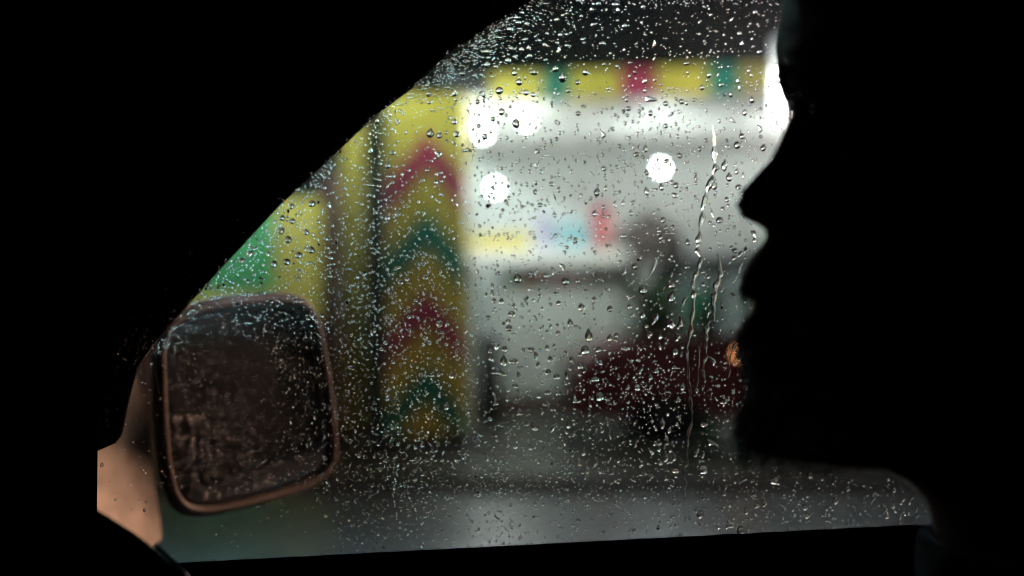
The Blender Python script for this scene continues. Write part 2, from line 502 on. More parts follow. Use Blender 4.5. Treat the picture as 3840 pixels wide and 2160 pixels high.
# long tube fitting at right
e = empty('tube_lamp', (X(1966, 6.9), 6.9, Z(225, 6.9))); tag(e, 'long upright white tube lamp glaring beside the man\'s brow', 'lamp')
tube('tube', [(0.01, 0, -0.13), (-0.005, 0, 0.10)], 0.028, emis('tube_glow', (0.98, 0.98, 1.0), 260), e, 12)
lathe('bottom_shield', [(0.04, -0.17), (0.065, -0.165), (0.065, -0.155), (0.03, -0.15)], (0.01, 0, 0), M_dark, e, 16)  # plate added under the tube to block its light downward
bm = bmesh.new(); add_box(bm, -0.04, 0.03, 0.045, 0.07, -0.2, 0.36); bm_obj('backplate', bm, M_white, e)

# globe lamps on poles, added just outside the picture to light the stall front
def globe(x, y, z, rad, strength, color, label, pdx, pdy, pan=0):
    e = empty('added_globe_lamp', (x, y, 0)); tag(e, label, 'lamp')
    tube('pole', [(pdx, pdy, 0), (pdx, pdy, z + .40)], [0.05, 0.035], M_dark, e, 12)
    tube('bracket', [(pdx, pdy, z + .38), (0, 0, z + rad + .07)], 0.018, M_dark, e, 8)
    lathe('collar', [(rad * .4, z + rad * .97), (rad * .5, z + rad + .05), (rad * .3, z + rad + .08)], (0, 0, 0), M_dark, e, 14)
    lathe('globe', [(rad * math.sin(t), z - rad * math.cos(t)) for t in [0.15 + 2.7 * k / 12 for k in range(13)]], (0, 0, 0), emis('added_globe_glow', color, strength), e, 24)
    if pan: lathe('light_shield', [(rad * .5, z - rad * 1.06), (rad * pan, z - rad * 1.02), (rad * pan, z - rad * 0.98), (rad * .5, z - rad * 1.01)], (0, 0, 0), M_dark, e, 28)  # opaque shield added to block the globe's light downward
globe(-2.0, 6.75, 3.5, 0.12, 1150, (0.84, 1.0, 0.98), 'added unseen cool white globe lamp on a tall pole left of the chevron pillar', -0.4, 0.2, 1.5)
globe(3.5, 6.2, 2.9, 0.075, 230, (1.0, 0.93, 0.92), 'added unseen white globe lamp on a pole at the right end of the fascia', 0.4, 0.1, 1.7)
def flood(px, py, d, size, strength, color, label, off):  # unseen flood lamps added to make the drops sparkle
    """square added floodlight on a post, shining back at the parked camera car"""
    p = P(px, py, d)
    e = empty('added_flood_lamp', (p.x, p.y, 0)); tag(e, label, 'added flood lamp')
    tube('pole', [(off, 0.16, 0), (off, 0.16, p.z + .1)], [0.05, 0.04], M_dark, e, 12)
    tube('bracket', [(off, 0.16, p.z + .02), (0, 0.14, p.z + .02)], 0.02, M_dark, e, 8)
    h = bpy.data.objects.new('head', None); COL.objects.link(h); h.parent = e; h.location = (0, 0, p.z)
    h.rotation_euler = (Vector((0, 0.6, 1.12)) - p).to_track_quat('-Z', 'Y').to_euler()
    q = size / 2
    bm = bmesh.new(); add_box(bm, -q - .03, q + .03, -q - .03, q + .03, 0.004, 0.10, 0.01); bm_obj('casing', bm, M_dark, h)
    bm = bmesh.new(); add_box(bm, -q, q, -q, q, -0.012, 0.002); bm_obj('lens', bm, emis('added_flood_glow', color, strength), h)
flood(700, 650, 4.3, 0.27, 230, (0.45, 0.90, 1.0), 'added cool square flood lamp on a post ahead, hidden by the window pillar', -0.5)
flood(3120, 520, 4.3, 0.24, 200, (1.0, 0.74, 0.70), 'square flood lamp on a post hidden behind the man\'s head', 0.6)
# black drum added to stand for the strip of pillar shade
e = empty('shade_strip_drum', (X(1232, 8.8), 8.8, 0)); tag(e, 'tall black drum standing in for the shade between the chevron pillar and grey counter', 'bin')
lathe('drum', [(0.09, 0.0), (0.105, 0.02), (0.115, 0.70)], (0, 0, 0), M_dark, e)
lathe('lid', [(0.12, 0.702), (0.12, 0.74), (0.06, 0.79), (0.01, 0.80)], (0, 0, 0), M_dark, e)

# ================================================================ DARK RED CAR
rc = empty('parked_car', (X(1432, 7.6), 7.6, 0))
tag(rc, 'small dark red car with a lit amber side lamp, parked before the stall', 'car')
M_car = mat('dark_red_car_paint', (0.11, 0.008, 0.018), 0.4, coat=0.3, noise=0.1)
M_tint = glassmat('tinted_car_glass', 1.45, (0.86, 0.9, 0.9))
CW = 1.5
prof = [(0.02, 0.22), (0.0, 0.34), (0.01, 0.50), (0.08, 0.62), (0.22, 0.73), (0.42, 0.80), (1.0, 0.83), (2.2, 0.84), (3.2, 0.84), (3.3, 0.62), (3.32, 0.34), (3.28, 0.22),
        (2.95, 0.20), (2.93, 0.30), (2.80, 0.38), (2.64, 0.40), (2.48, 0.38), (2.35, 0.30), (2.33, 0.20), (1.05, 0.20), (1.03, 0.30), (0.90, 0.38), (0.74, 0.40), (0.58, 0.38), (0.45, 0.30), (0.43, 0.20)]
prism('body', prof, 0, CW, M_car, rc, bev=0.02)
rf = [(0.66, 1.385), (0.76, 1.43), (1.6, 1.46), (2.7, 1.44), (3.02, 1.37), (3.0, 1.34), (0.70, 1.35)]
prism('roof', rf, 0.06, CW - .06, M_dark, rc, bev=0.012)
for y in (0.04, CW - .08):
    for (xa, xb, w) in ((0.50, 0.68, .05), (1.35, 1.38, .07), (2.25, 2.27, .07), (3.14, 3.0, .09)):
        bm = bmesh.new()
        add_prism(bm, [(xa, .842), (xa + w, .842), (xb + w, 1.352), (xb, 1.352)], y, y + .04)
        bm_obj('window_pillar', bm, M_dark, rc)
    for (a0, a1, b0, b1) in ((0.555, 1.345, 0.735, 1.375), (1.425, 2.245, 1.455, 2.265), (2.325, 3.13, 2.345, 2.995)):
        bm = bmesh.new(); add_prism(bm, [(a0, .843), (a1, .843), (b1, 1.35), (b0, 1.35)], y + .015, y + .022)
        bm_obj('side_window', bm, M_tint, rc)
bm = bmesh.new(); add_prism(bm, [(0.47, .845), (0.485, .845), (0.675, 1.35), (0.66, 1.35)], 0.1, CW - .1); bm_obj('windscreen', bm, M_tint, rc)
for xw in (0.74, 2.64):
    for yw in (0.03, CW - .23):
        wb = bmesh.new()
        r = bmesh.ops.create_cone(wb, cap_ends=True, segments=28, radius1=0.27, radius2=0.27, depth=0.2, matrix=Matrix.Translation((xw, yw + .1, 0.27)) @ Matrix.Rotation(R(90), 4, 'X'))
        w = bm_obj('wheel', wb, M_rubber, rc)
        yo = yw - .003 if yw < .5 else yw + .203
        wb = bmesh.new()
        bmesh.ops.create_cone(wb, cap_ends=True, segments=20, radius1=0.16, radius2=0.15, depth=0.012, matrix=Matrix.Translation((xw, yo, 0.27)) @ Matrix.Rotation(R(90), 4, 'X'))
        bm_obj('hubcap', wb, M_dark, w)
for xd in (1.39, 2.28):
    bm = bmesh.new(); add_box(bm, xd, xd + .012, -0.004, 0.003, 0.26, 0.82); bm_obj('door_gap', bm, M_rubber, rc)
for xd in (1.18, 2.08):
    bm = bmesh.new(); add_box(bm, xd, xd + .15, -0.03, -0.001, 0.70, 0.73, 0.006); bm_obj('door_handle', bm, M_dark, rc)
bm = bmesh.new(); add_box(bm, -0.01, 0.05, 0.08, 0.3, 0.52, 0.62, 0.02); o = bm_obj('headlight', bm, M_chrome, rc)
bm = bmesh.new(); add_box(bm, -0.01, 0.05, CW - .3, CW - .08, 0.52, 0.62, 0.02); o = bm_obj('headlight', bm, M_chrome, rc)
bm = bmesh.new(); add_box(bm, -0.03, 0.1, 0.02, CW - .02, 0.25, 0.42, 0.02); bm_obj('bumper', bm, M_dark, rc)
ax = X(1866, 7.55) - rc.location.x; az = Z(890, 7.55)
bm = bmesh.new(); add_box(bm, ax - .03, ax + .03, -0.035, -0.002, az - .022, az + .022, 0.01)
bm_obj('side_lamp', bm, emis('amber_lamp', (1.0, 0.36, 0.13), 7.5), rc)
bm = bmesh.new(); add_box(bm, 0.95, 1.06, -0.16, -0.002, 0.86, 0.98, 0.02); bm_obj('wing_mirror', bm, M_dark, rc)

# ================================================================ STREET LAMPS (warm sodium, added unseen behind and ahead of the camera car)
def added_street_lamp(x, y, h, sx, strength, aim, label, lw=0.4, lh=0.14):
    e = empty('added_street_lamp', (x, y, 0)); tag(e, label, 'added street lamp')
    tube('pole', [(0, 0, 0), (0, 0, h - .4), (sx * 0.15, 0.0, h - .08), (sx * 0.6, 0.0, h + .04)], [0.07, 0.05, 0.04, 0.035], M_dark, e, 12)
    hd_ = bpy.data.objects.new('lamp_head', None); COL.objects.link(hd_); hd_.parent = e; hd_.location = (sx * 0.8, 0, h)
    d = Vector(aim) - Vector((x + sx * .8, y, h)); d.z *= 1.05
    hd_.rotation_euler = d.to_track_quat('-Z', 'Y').to_euler()
    a, b = lw / 2, lh / 2
    bm = bmesh.new(); add_box(bm, -a - .06, a + .06, -b - .06, b + .06, 0.003, 0.10, 0.02); bm_obj('housing', bm, M_dark, hd_)
    for (a0, a1, b0, b1) in ((-a - .05, -a - .03, -b - .05, b + .05), (a + .03, a + .05, -b - .05, b + .05), (-a - .029, a + .029, -b - .05, -b - .03), (-a - .029, a + .029, b + .03, b + .05)):
        bm = bmesh.new(); add_box(bm, a0, a1, b0, b1, -0.75, 0.002); bm_obj('hood', bm, M_dark, hd_)
    bm = bmesh.new(); add_box(bm, -a, a, -b, b, -0.012, 0.001); bm_obj('lens', bm, emis('added_sodium_glow', (1.0, 0.58, 0.38), strength), hd_)
added_street_lamp(7.3, 1.35, 4.6, -1, 750, (-0.2, 0.8, 1.1), 'added unseen tall street lamp with a warm sodium head behind the camera car', 0.75, 0.5)
added_street_lamp(-5.6, -0.6, 3.6, 1, 800, (-0.33, 0.8, 1.0), 'added unseen street lamp with a warm sodium head ahead of the camera car', 0.5, 0.3)

# ================================================================ THE CAR THE CAMERA SITS IN
car = empty('car_interior', (0, 0.5, 0))
tag(car, 'dark car interior with rain covered side window, wing mirror, dashboard and seat', 'car')
cy0 = Vector((0, 0.5, 0))
def clocal(bm):
    bmesh.ops.translate(bm, verts=bm.verts, vec=-cy0)
def cpoly(name, pix, d, y0, y1, m, parent=car, bev=0.0):
    pts = [(P(x, y, d).x, P(x, y, d).z) for x, y in pix]
    bm = bmesh.new(); add_prism(bm, pts, y0, y1, bev); clocal(bm)
    return bm_obj(name, bm, m, parent)

cpoly('window_header', [(-600, -150), (4400, -150), (4400, -520), (-600, -520)], 0.59, 0.555, 0.6045, M_trim)
pane = cpoly('window_pane', [(150, 2230), (3760, 2090), (3760, -250), (1450, -250), (150, 1150)], GLASS_Y, 0.5962, GLASS_Y, M_glass)

# outer pillar trim behind the glass: its lower right edge is the diagonal seen in the photo
E = [(2330, -230), (2075, -60), (1990, 15), (1880, 82), (1800, 130), (1700, 185), (1620, 260), (1580, 305), (1410, 432), (1267, 566), (1043, 775), (835, 999), (700, 1148), (596, 1267), (515, 1379), (485, 1490), (455, 1632), (432, 1662), (368, 1690)]
Eo = [(120, 1690), (120, 1000), (1180, -230)]
cpoly('pillar_trim', E + Eo, 0.606, 0.606, 0.6085, M_black)
# inner frame round the window opening (four bars)
cpoly('door_frame', [(1640, -260), (1330, 60), (950, 470), (560, 900), (420, 1240), (368, 1560), (368, 2180), (-500, 2180), (-500, -260)], 0.59, 0.560, 0.590, M_trim, bev=0.003)
sill = [(-500, 2172), (365, 2129), (1500, 2070), (2600, 2013), (3474, 1968), (4300, 1925)]
# rubber seal with a slightly uneven lip along the sill
bmS = bmesh.new()
sp = []
N = 240
for i in range(N + 1):
    x = -200 + 4400 * i / N
    y = np.interp(x, [p[0] for p in sill], [p[1] for p in sill]) + 1.2 * math.sin(i * .7) * random.random()
    sp.append((x, y))
pts = [(P(x, y, 0.594).x, P(x, y, 0.594).z) for x, y in sp]
add_prism(bmS, pts + [(pts[-1][0], pts[-1][1] - .02), (pts[0][0], pts[0][1] - .02)], 0.5905, 0.5958); clocal(bmS)
bm_obj('sill_seal', bmS, M_rubber, car)
cpoly('door_card', [(x, y + 8) for x, y in sill] + [(4300, 6500), (-500, 6500)], 0.59, 0.50, 0.590, M_trim)
cpoly('door_skin', [(x, y + 140) for x, y in sill] + [(4300, 6800), (-500, 6800)], 0.61, 0.604, 0.66, mat('dark_car_paint', (0.015, 0.015, 0.017), 0.4, coat=0.4))
cpoly('centre_pillar', [(3560, -260), (3470, 1000), (3520, 1990), (4400, 1990), (4400, -260)], 0.57, 0.53, 0.575, M_trim, bev=0.004)
M_paint = mat('beige_arm_paint', (0.60, 0.50, 0.45), 0.6, noise=0.35, scale=45)
# windscreen pillar trim nearer the camera
cpoly('windscreen_pillar', [(-260, 860), (520, -260), (1500, -260), (200, 1260), (-260, 1500)], 0.50, 0.49, 0.54, M_trim, bev=0.008)
bm = bmesh.new(); add_box(bm, -1.0, 1.3, -1.0, 0.64, 1.432, 1.47, 0.01); clocal(bm); bm_obj('roof_lining', bm, M_fabric, car)
# dashboard with a thin satin strip
dash = catmull([(-700, 1640, 0), (0, 1745, 0), (200, 1825, 0), (365, 1912, 0), (450, 1965, 0), (520, 2010, 0), (585, 2065, 0), (640, 2115, 0), (700, 2185, 0), (780, 2300, 0)], 5)
dp = [(v.x, v.y) for v in dash]
cpoly('dashboard', dp + [(780, 4800), (-700, 4800)], 0.50, 0.20, 0.50, M_trim, bev=0.004)
dps = [P(v.x, v.y - 4, 0.50) - cy0 for v in dash if 560 < v.x < 760]
tube('dash_strip', [v + Vector((0, 0.003, 0)) for v in dps], 0.0014, M_chrome, car, 8)
# seat
bm = bmesh.new()
add_prism(bm, [(0.34, 0.5), (0.30, 1.06), (0.335, 1.13), (0.42, 1.13), (0.50, 1.05), (0.56, 0.5)], 0.16, 0.545, 0.03); clocal(bm); bm_obj('seat_back', bm, M_fabric, car, True)
bm = bmesh.new(); add_prism(bm, [(0.335, 1.18), (0.325, 1.30), (0.345, 1.36), (0.40, 1.37), (0.43, 1.30), (0.42, 1.18)], 0.335, 0.535, 0.022); clocal(bm); bm_obj('headrest', bm, M_fabric, car, True)
for yy in (0.40, 0.50):
    tube('headrest_post', [Vector((0.385, yy, 1.12)) - cy0, Vector((0.385, yy, 1.19)) - cy0], 0.006, M_chrome, car, 8)
bm = bmesh.new(); add_box(bm, -0.15, 0.42, 0.12, 0.545, 0.42, 0.56, 0.04); clocal(bm); bm_obj('seat_cushion', bm, M_fabric, car, True)
bm = bmesh.new(); add_box(bm, -0.9, 1.3, -1.0, 0.62, 0.2, 0.24); clocal(bm); bm_obj('car_floor', bm, M_fabric, car)
bm = bmesh.new(); add_box(bm, 1.31, 1.35, -1.0, 0.64, 0.2, 1.43); clocal(bm); bm_obj('rear_panel', bm, M_fabric, car)
bm = bmesh.new(); add_box(bm, -1.6, 1.3, -1.06, -1.01, 0.2, 1.43); clocal(bm); bm_obj('far_door', bm, M_fabric, car)
bm = bmesh.new(); add_box(bm, 0.415, 1.305, 0.50, 0.66, 0.25, 1.43); clocal(bm); bm_obj('rear_door', bm, M_trim, car)

# cowl, windscreen and front side panel close the cabin towards the front
bm = bmesh.new(); add_prism(bm, [(-2.4, 0.25), (-0.385, 0.25), (-0.385, 1.40), (-0.50, 1.40), (-1.25, 1.0), (-2.4, 0.9)], 0.555, 0.60); clocal(bm); bm_obj('front_side_panel', bm, M_black, car)
bm = bmesh.new(); add_prism(bm, [(-2.4, 0.86), (-1.2, 0.97), (-1.2, 0.99), (-2.4, 0.90)], -1.0, 0.553); clocal(bm); bm_obj('bonnet', bm, M_trim, car)
bm = bmesh.new(); add_prism(bm, [(-1.25, 0.995), (-0.90, 1.20), (-0.50, 1.425), (-0.49, 1.42), (-0.89, 1.195), (-1.24, 0.99)], -1.0, 0.553); clocal(bm); bm_obj('windscreen', bm, M_glass, car)
bm = bmesh.new(); add_box(bm, -1.02, -0.30, -1.0, 0.553, 1.426, 1.431); clocal(bm); bm_obj('roof_rail', bm, M_black, car)

# ---------------------------------------------------------------- wing mirror
mc = P(622 * KU, 1030 * KU, 0.76)
mn = Vector((0.60, -0.80, 0.03)).normalized()
mr = Vector((0.80, 0.60, 0)).normalized()
mu = mr.cross(mn) * 1.0
mu = mn.cross(mr); mu = mu if mu.z > 0 else -mu
camp = Vector((0, 0, CAM_Z))
def on_mirror(px, py, off=0.0):
    d = (P(px, py, 1.0) - camp)
    t = ((mc + mn * off - camp).dot(mn)) / d.dot(mn)
    q = camp + d * t - mc
    return (q.dot(mr), q.dot(mu))
out_u = [(408, 930), (410, 870), (440, 812), (520, 775), (640, 757), (740, 757), (785, 790), (808, 870), (828, 1000), (838, 1110), (828, 1175), (760, 1222), (640, 1258), (520, 1282), (455, 1262), (425, 1180), (412, 1050)]
ring = [on_mirror(x * KU, y * KU) for x, y in out_u]
ring = [(v.x, v.y) for v in catmull([(a, b_, 0) for a, b_ in ring], 5, True)]
def M3(a, b_, n): return mc + mr * a + mu * b_ + mn * n - cy0
cxm = sum(p[0] for p in ring) / len(ring); cym = sum(p[1] for p in ring) / len(ring)
def sc(p, k, dx=0, dy=0): return (cxm + (p[0] - cxm) * k + dx, cym + (p[1] - cym) * k + dy)
M_house = mat('black_mirror_housing', (0.012, 0.010, 0.010), 0.45, noise=0.2, scale=40)
M_rim = mat('brown_black_mirror_edge', (0.055, 0.036, 0.034), 0.5, noise=0.3, scale=50)
bm = bmesh.new()
layers = [(0.955, -0.004, 0, 0), (0.985, 0.004, 0, 0), (1.02, 0.0, 0, 0), (1.05, -0.010, 0.001, 0), (1.06, -0.026, 0.004, 0), (1.02, -0.050, 0.008, 0), (0.88, -0.075, .012, 0), (0.6, -0.090, .012, 0), (0.2, -0.096, .012, 0)]
rings = []
for k, n, dx, dy in layers:
    rings.append([bm.verts.new(M3(*sc(p, k, dx, dy), n)) for p in ring])
for A, B in zip(rings, rings[1:]):
    for i in range(len(A)): bm.faces.new([A[i], A[(i + 1) % len(A)], B[(i + 1) % len(A)], B[i]])
bm.faces.new(rings[-1])
housing = bm_obj('mirror_housing', bm, M_house, car, True)
o = tube('rim', [M3(*sc(p, 0.997), 0.004) for p in ring], 0.0022, M_rim, housing, 8, True)
o = tube('outer_rim', [M3(*sc(p, 1.045), -0.006) for p in ring], 0.0026, M_rim, housing, 8, True)
M_mirror = mat('mirror_silver', (0.55, 0.55, 0.58), 0.03, metal=1.0)
bm = bmesh.new()
a = [bm.verts.new(M3(*sc(p, 0.93), -0.003)) for p in ring]; b2 = [bm.verts.new(M3(*sc(p, 0.93), -0.006)) for p in ring]
bm.faces.new(a); bm.faces.new(b2[::-1])
for i in range(len(a)): bm.faces.new([a[i], a[(i + 1) % len(a)], b2[(i + 1) % len(a)], b2[i]])
bm_obj('mirror_glass', bm, M_mirror, housing)
# beige painted arm below and inboard of the mirror
arm_u = [(352, 905), (330, 950), (300, 1060), (215, 1110), (190, 1340), (330, 1372), (390, 1372), (420, 1355), (445, 1325), (440, 1280), (420, 1200), (390, 1000)]
ap = [P(x * KU, y * KU, 0.83) for x, y in arm_u]
bm = bmesh.new()
fr = [bm.verts.new(Vector((p.x, 0.81 + (p.x + 0.3) * -0.6, p.z)) - cy0) for p in ap]
bk = [bm.verts.new(Vector((p.x - 0.07, 0.88 + (p.x + 0.3) * -0.6, p.z)) - cy0) for p in ap]
bm.faces.new(fr); bm.faces.new(bk[::-1])
for i in range(len(fr)): bm.faces.new([fr[i], bk[i], bk[(i + 1) % len(fr)], fr[(i + 1) % len(fr)]])
bmesh.ops.triangulate(bm, faces=[f for f in bm.faces if len(f.verts) > 4])
arm = bm_obj('mirror_arm', bm, M_paint, housing)

# ================================================================ PERSON
HD = 0.47
prof_px = [(3080, -330), (3000, -180), (2968, -60), (2960, 0), (2940, 83), (2926, 145), (2936, 207), (2940, 257), (2950, 310), (2963, 360), (2972, 405), (2956, 464), (2923, 517), (2898, 570), (2848, 628), (2799, 678),
           (2770, 715), (2757, 757), (2756, 790), (2774, 823), (2815, 839), (2857, 846), (2879, 864), (2878, 893), (2857, 914), (2828, 943), (2800, 988), (2778, 1038), (2768, 1080), (2795, 1108), (2838, 1129),
           (2812, 1165), (2783, 1197), (2771, 1245), (2780, 1290), (2798, 1330), (2822, 1380), (2828, 1414), (2812, 1450), (2790, 1500), (2776, 1570), (2780, 1640), (2800, 1685), (2850, 1712), (2960, 1722)]
pz = np.array([CAM_Z + (1080 - p[1]) * HD / FPX for p in prof_px])[::-1]
pxx = np.array([(p[0] - 1920) * HD / FPX for p in prof_px])[::-1]
zs_h = np.linspace(pz[0], 1.397, 120)
basez = [1.117, 1.128, 1.15, 1.18, 1.21, 1.24, 1.26, 1.285, 1.30, 1.33, 1.36, 1.385, 1.40]
basex = [0.150, 0.122, 0.121, 0.127, 0.132, 0.135, 0.137, 0.139, 0.131, 0.128, 0.136, 0.160, 0.20]
backz = [1.117, 1.14, 1.17, 1.20, 1.24, 1.29, 1.33, 1.36, 1.385, 1.40]
backx = [0.215, 0.250, 0.285, 0.305, 0.318, 0.327, 0.322, 0.307, 0.275, 0.235]
widz = [1.117, 1.13, 1.15, 1.18, 1.21, 1.25, 1.29, 1.33, 1.36, 1.385, 1.40]
widx = [0.030, 0.048, 0.058, 0.065, 0.070, 0.074, 0.077, 0.077, 0.068, 0.045, 0.015]
skin = bmesh.new()
SEG = 72
prev = None; rings = []
for z in zs_h:
    xf = np.interp(z, basez, basex); xb = np.interp(z, backz, backx); w = np.interp(z, widz, widx)
    xp = np.interp(z, pz, pxx)
    amp = xf - xp
    sig = 0.013 if 1.225 < z < 1.27 else (0.022 if z < 1.225 else 0.045)
    if 1.225 < z < 1.245: sig = 0.017
    xc = (xf + xb) / 2; a = (xb - xf) / 2
    rg = []
    for k in range(SEG):
        t = 2 * math.pi * k / SEG
        c, s_ = math.cos(t), math.sin(t)
        e_ = 2 / 2.3
        x = xc - a * math.copysign(abs(c) ** e_, c)
        y = w * math.copysign(abs(s_) ** e_, s_)
        if c > 0:
            x -= amp * math.exp(-(y / sig) ** 2) * min(1, c * 2)
            # eye sockets
            x += 0.011 * math.exp(-((abs(y) - 0.031) / 0.014) ** 2 - ((z - 1.277) / 0.012) ** 2)
        rg.append(skin.verts.new((x, HD + y, z)))
    rings.append(rg)
for A, B in zip(rings, rings[1:]):
    for k in range(SEG): skin.faces.new([A[k], A[(k + 1) % SEG], B[(k + 1) % SEG], B[k]])
skin.faces.new(rings[0][::-1]); skin.faces.new(rings[-1])
# ears
for sy in (-1, 1):
    m4 = Matrix.Translation((0.232, HD + sy * 0.078, 1.258)) @ Matrix.Rotation(R(12 * sy), 4, 'Z') @ Matrix.Diagonal((0.017, 0.007, 0.032, 1))
    bmesh.ops.create_icosphere(skin, subdivisions=3, radius=1, matrix=m4)
# neck: front follows the gap seen under the jaw
def loft(bm, secs, seg=32):
    rr = []
    for (cx, cyy, z, rx, ry) in secs:
        rr.append([bm.verts.new((cx + rx * math.cos(2 * math.pi * k / seg), cyy + ry * math.sin(2 * math.pi * k / seg), z)) for k in range(seg)])
    for A, B in zip(rr, rr[1:]):
        for k in range(seg): bm.faces.new([A[k], A[(k + 1) % seg], B[(k + 1) % seg], B[k]])
    bm.faces.new(rr[0][::-1]); bm.faces.new(rr[-1])
loft(skin, [(0.270, HD - .02, 0.98, 0.10, 0.13), (0.268, HD - .015, 1.02, 0.085, 0.09), (0.268, HD - .01, 1.05, 0.068, 0.066), (0.264, HD, 1.085, 0.063, 0.058), (0.259, HD, 1.10, 0.063, 0.055), (0.254, HD, 1.108, 0.066, 0.054), (0.246, HD, 1.114, 0.070, 0.054), (0.236, HD, 1.119, 0.073, 0.052), (0.228, HD, 1.14, 0.062, 0.055), (0.245, HD, 1.20, 0.05, 0.05)])
BY = 0.33       # torso centre (the man leans towards the window)
def torso(bm, g=0.0):
    loft(bm, [(0.20, BY, 0.56, 0.13 + g, 0.17 + g), (0.205, BY, 0.66, 0.115 + g, 0.155 + g), (0.225, BY + .02, 0.80, 0.115 + g, 0.165 + g), (0.24, BY + .04, 0.92, 0.105 + g, 0.17 + g), (0.252, BY + .07, 0.99, 0.085 + g, 0.16 + g), (0.258, BY + .10, 1.025, 0.06 + g, 0.11 + g), (0.258, BY + .115, 1.045, 0.05 + g, 0.07 + g)])
torso(skin)
def arms(bm, g=0.0, hands=True):
    for sy in (-1, 1):
        sh = Vector((0.25, BY + .06 + sy * 0.155, 0.985)); el = Vector((0.15, BY + .02 + sy * 0.18, 0.73)); wr = Vector((-0.06, BY + sy * 0.10, 0.66))
        add_tube(bm, [sh, sh.lerp(el, .35), sh.lerp(el, .7), el], [0.052 + g, 0.05 + g, 0.043 + g, 0.038 + g], 20)
        e2 = wr if hands else el.lerp(wr, .8)
        add_tube(bm, [el + Vector((.02, 0, 0)), el.lerp(wr, .3), el.lerp(wr, .7), e2], [0.036 + g, 0.040 + g, 0.032 + g, 0.025 + g], 20)
        if hands:
            pm = Matrix.Translation(wr + Vector((-.05, 0, -.012))) @ Matrix.Diagonal((0.055, 0.040, 0.016, 1))
            bmesh.ops.create_icosphere(bm, subdivisions=3, radius=1, matrix=pm)
            for i, (ln) in enumerate((0.066, 0.074, 0.069, 0.054)):
                y0 = wr.y + (i - 1.5) * 0.0205 * (-sy)
                b0 = Vector((wr.x - 0.07, y0, wr.z - .012))
                add_tube(bm, [b0, b0 + Vector((-ln * .5, 0, -.004)), b0 + Vector((-ln * .85, 0, -.016)), b0 + Vector((-ln, 0, -.030))], [0.0092, 0.0088, 0.0082, 0.007], 10)
            t0 = Vector((wr.x - .02, wr.y - sy * .030, wr.z - .014))
            add_tube(bm, [t0, t0 + Vector((-.025, -sy * .022, 0)), t0 + Vector((-.055, -sy * .028, -.008))], [0.013, 0.011, 0.009], 10)
arms(skin)
def legs(bm, g=0.0):
    for sy in (-1, 1):
        hp = Vector((0.20, BY + sy * 0.09, 0.60)); kn = Vector((-0.22, BY + sy * 0.12, 0.64)); ft = Vector((-0.42, BY + sy * 0.11, 0.30))
        add_tube(bm, [hp, hp.lerp(kn, .5), kn], [0.085 + g, 0.075 + g, 0.058 + g], 20)
        add_tube(bm, [kn, kn.lerp(ft, .35), ft], [0.056 + g, 0.055 + g, 0.038 + g], 20)
legs(skin)
person = empty('person', (0.22, HD, 0.5))
tag(person, 'bearded man in dark clothes seated in black silhouette, facing the windscreen', 'person')
plocal = -Vector((0.22, HD, 0.5))
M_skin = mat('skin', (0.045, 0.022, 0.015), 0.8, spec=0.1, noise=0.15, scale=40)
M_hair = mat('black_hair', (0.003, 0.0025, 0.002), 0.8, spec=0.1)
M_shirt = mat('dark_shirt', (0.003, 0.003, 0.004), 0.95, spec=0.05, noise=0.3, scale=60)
bmesh.ops.translate(skin, verts=skin.verts, vec=plocal)
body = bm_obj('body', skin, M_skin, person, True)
md = body.modifiers.new('remesh', 'REMESH'); md.mode = 'VOXEL'; md.voxel_size = 0.0033; md.use_smooth_shade = True
md = body.modifiers.new('smooth', 'CORRECTIVE_SMOOTH' if False else 'SMOOTH'); md.iterations = 3; md.factor = 0.5
# shirt and trousers
def cloth(name, fn, m):
    bm = bmesh.new(); fn(bm); bmesh.ops.translate(bm, verts=bm.verts, vec=plocal)
    o = bm_obj(name, bm, m, person, True)
    q = o.modifiers.new('remesh', 'REMESH'); q.mode = 'VOXEL'; q.voxel_size = 0.006; q.use_smooth_shade = True
    q = o.modifiers.new('smooth', 'SMOOTH'); q.iterations = 6
    return o
def collar(bm):
    loft(bm, [(0.268, HD - .015, 1.00, 0.10, 0.12), (0.268, HD - .012, 1.03, 0.088, 0.086), (0.268, HD - .01, 1.055, 0.078, 0.076), (0.266, HD - .004, 1.082, 0.075, 0.070)])
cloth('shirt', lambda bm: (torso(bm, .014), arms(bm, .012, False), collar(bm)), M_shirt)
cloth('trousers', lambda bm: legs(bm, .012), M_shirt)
# hair cap
bm = bmesh.new()
hr = []
for z in np.linspace(1.20, 1.412, 40):
    zz = min(z, 1.40)
    xf = np.interp(zz, basez, basex); xb = np.interp(zz, backz, backx); w = np.interp(zz, widz, widx)
    g = 0.008 * min(1, (1.416 - z) / .02)
    fr_ = np.interp(z, [1.20, 1.29, 1.32, 1.36, 1.40], [0.25, 0.235, 0.20, 0.145, 0.16])
    fr_ = max(fr_, xf - 0.002)
    xc = (fr_ + xb) / 2; a = (xb + g - fr_) / 2
    if z > 1.40: a *= 0.6; w *= .8
    hr.append([bm.verts.new((xc + a * math.cos(2 * math.pi * k / 48) + plocal.x, HD + (w + g) * math.sin(2 * math.pi * k / 48) * (1.0) + plocal.y, z + plocal.z + .0015 * math.sin(k * 3.1))) for k in range(48)])
for A, B in zip(hr, hr[1:]):
    for k in range(48): bm.faces.new([A[k], A[(k + 1) % 48], B[(k + 1) % 48], B[k]])
bm.faces.new(hr[0][::-1]); bm.faces.new(hr[-1])
bm_obj('hair', bm, M_hair, person, True)
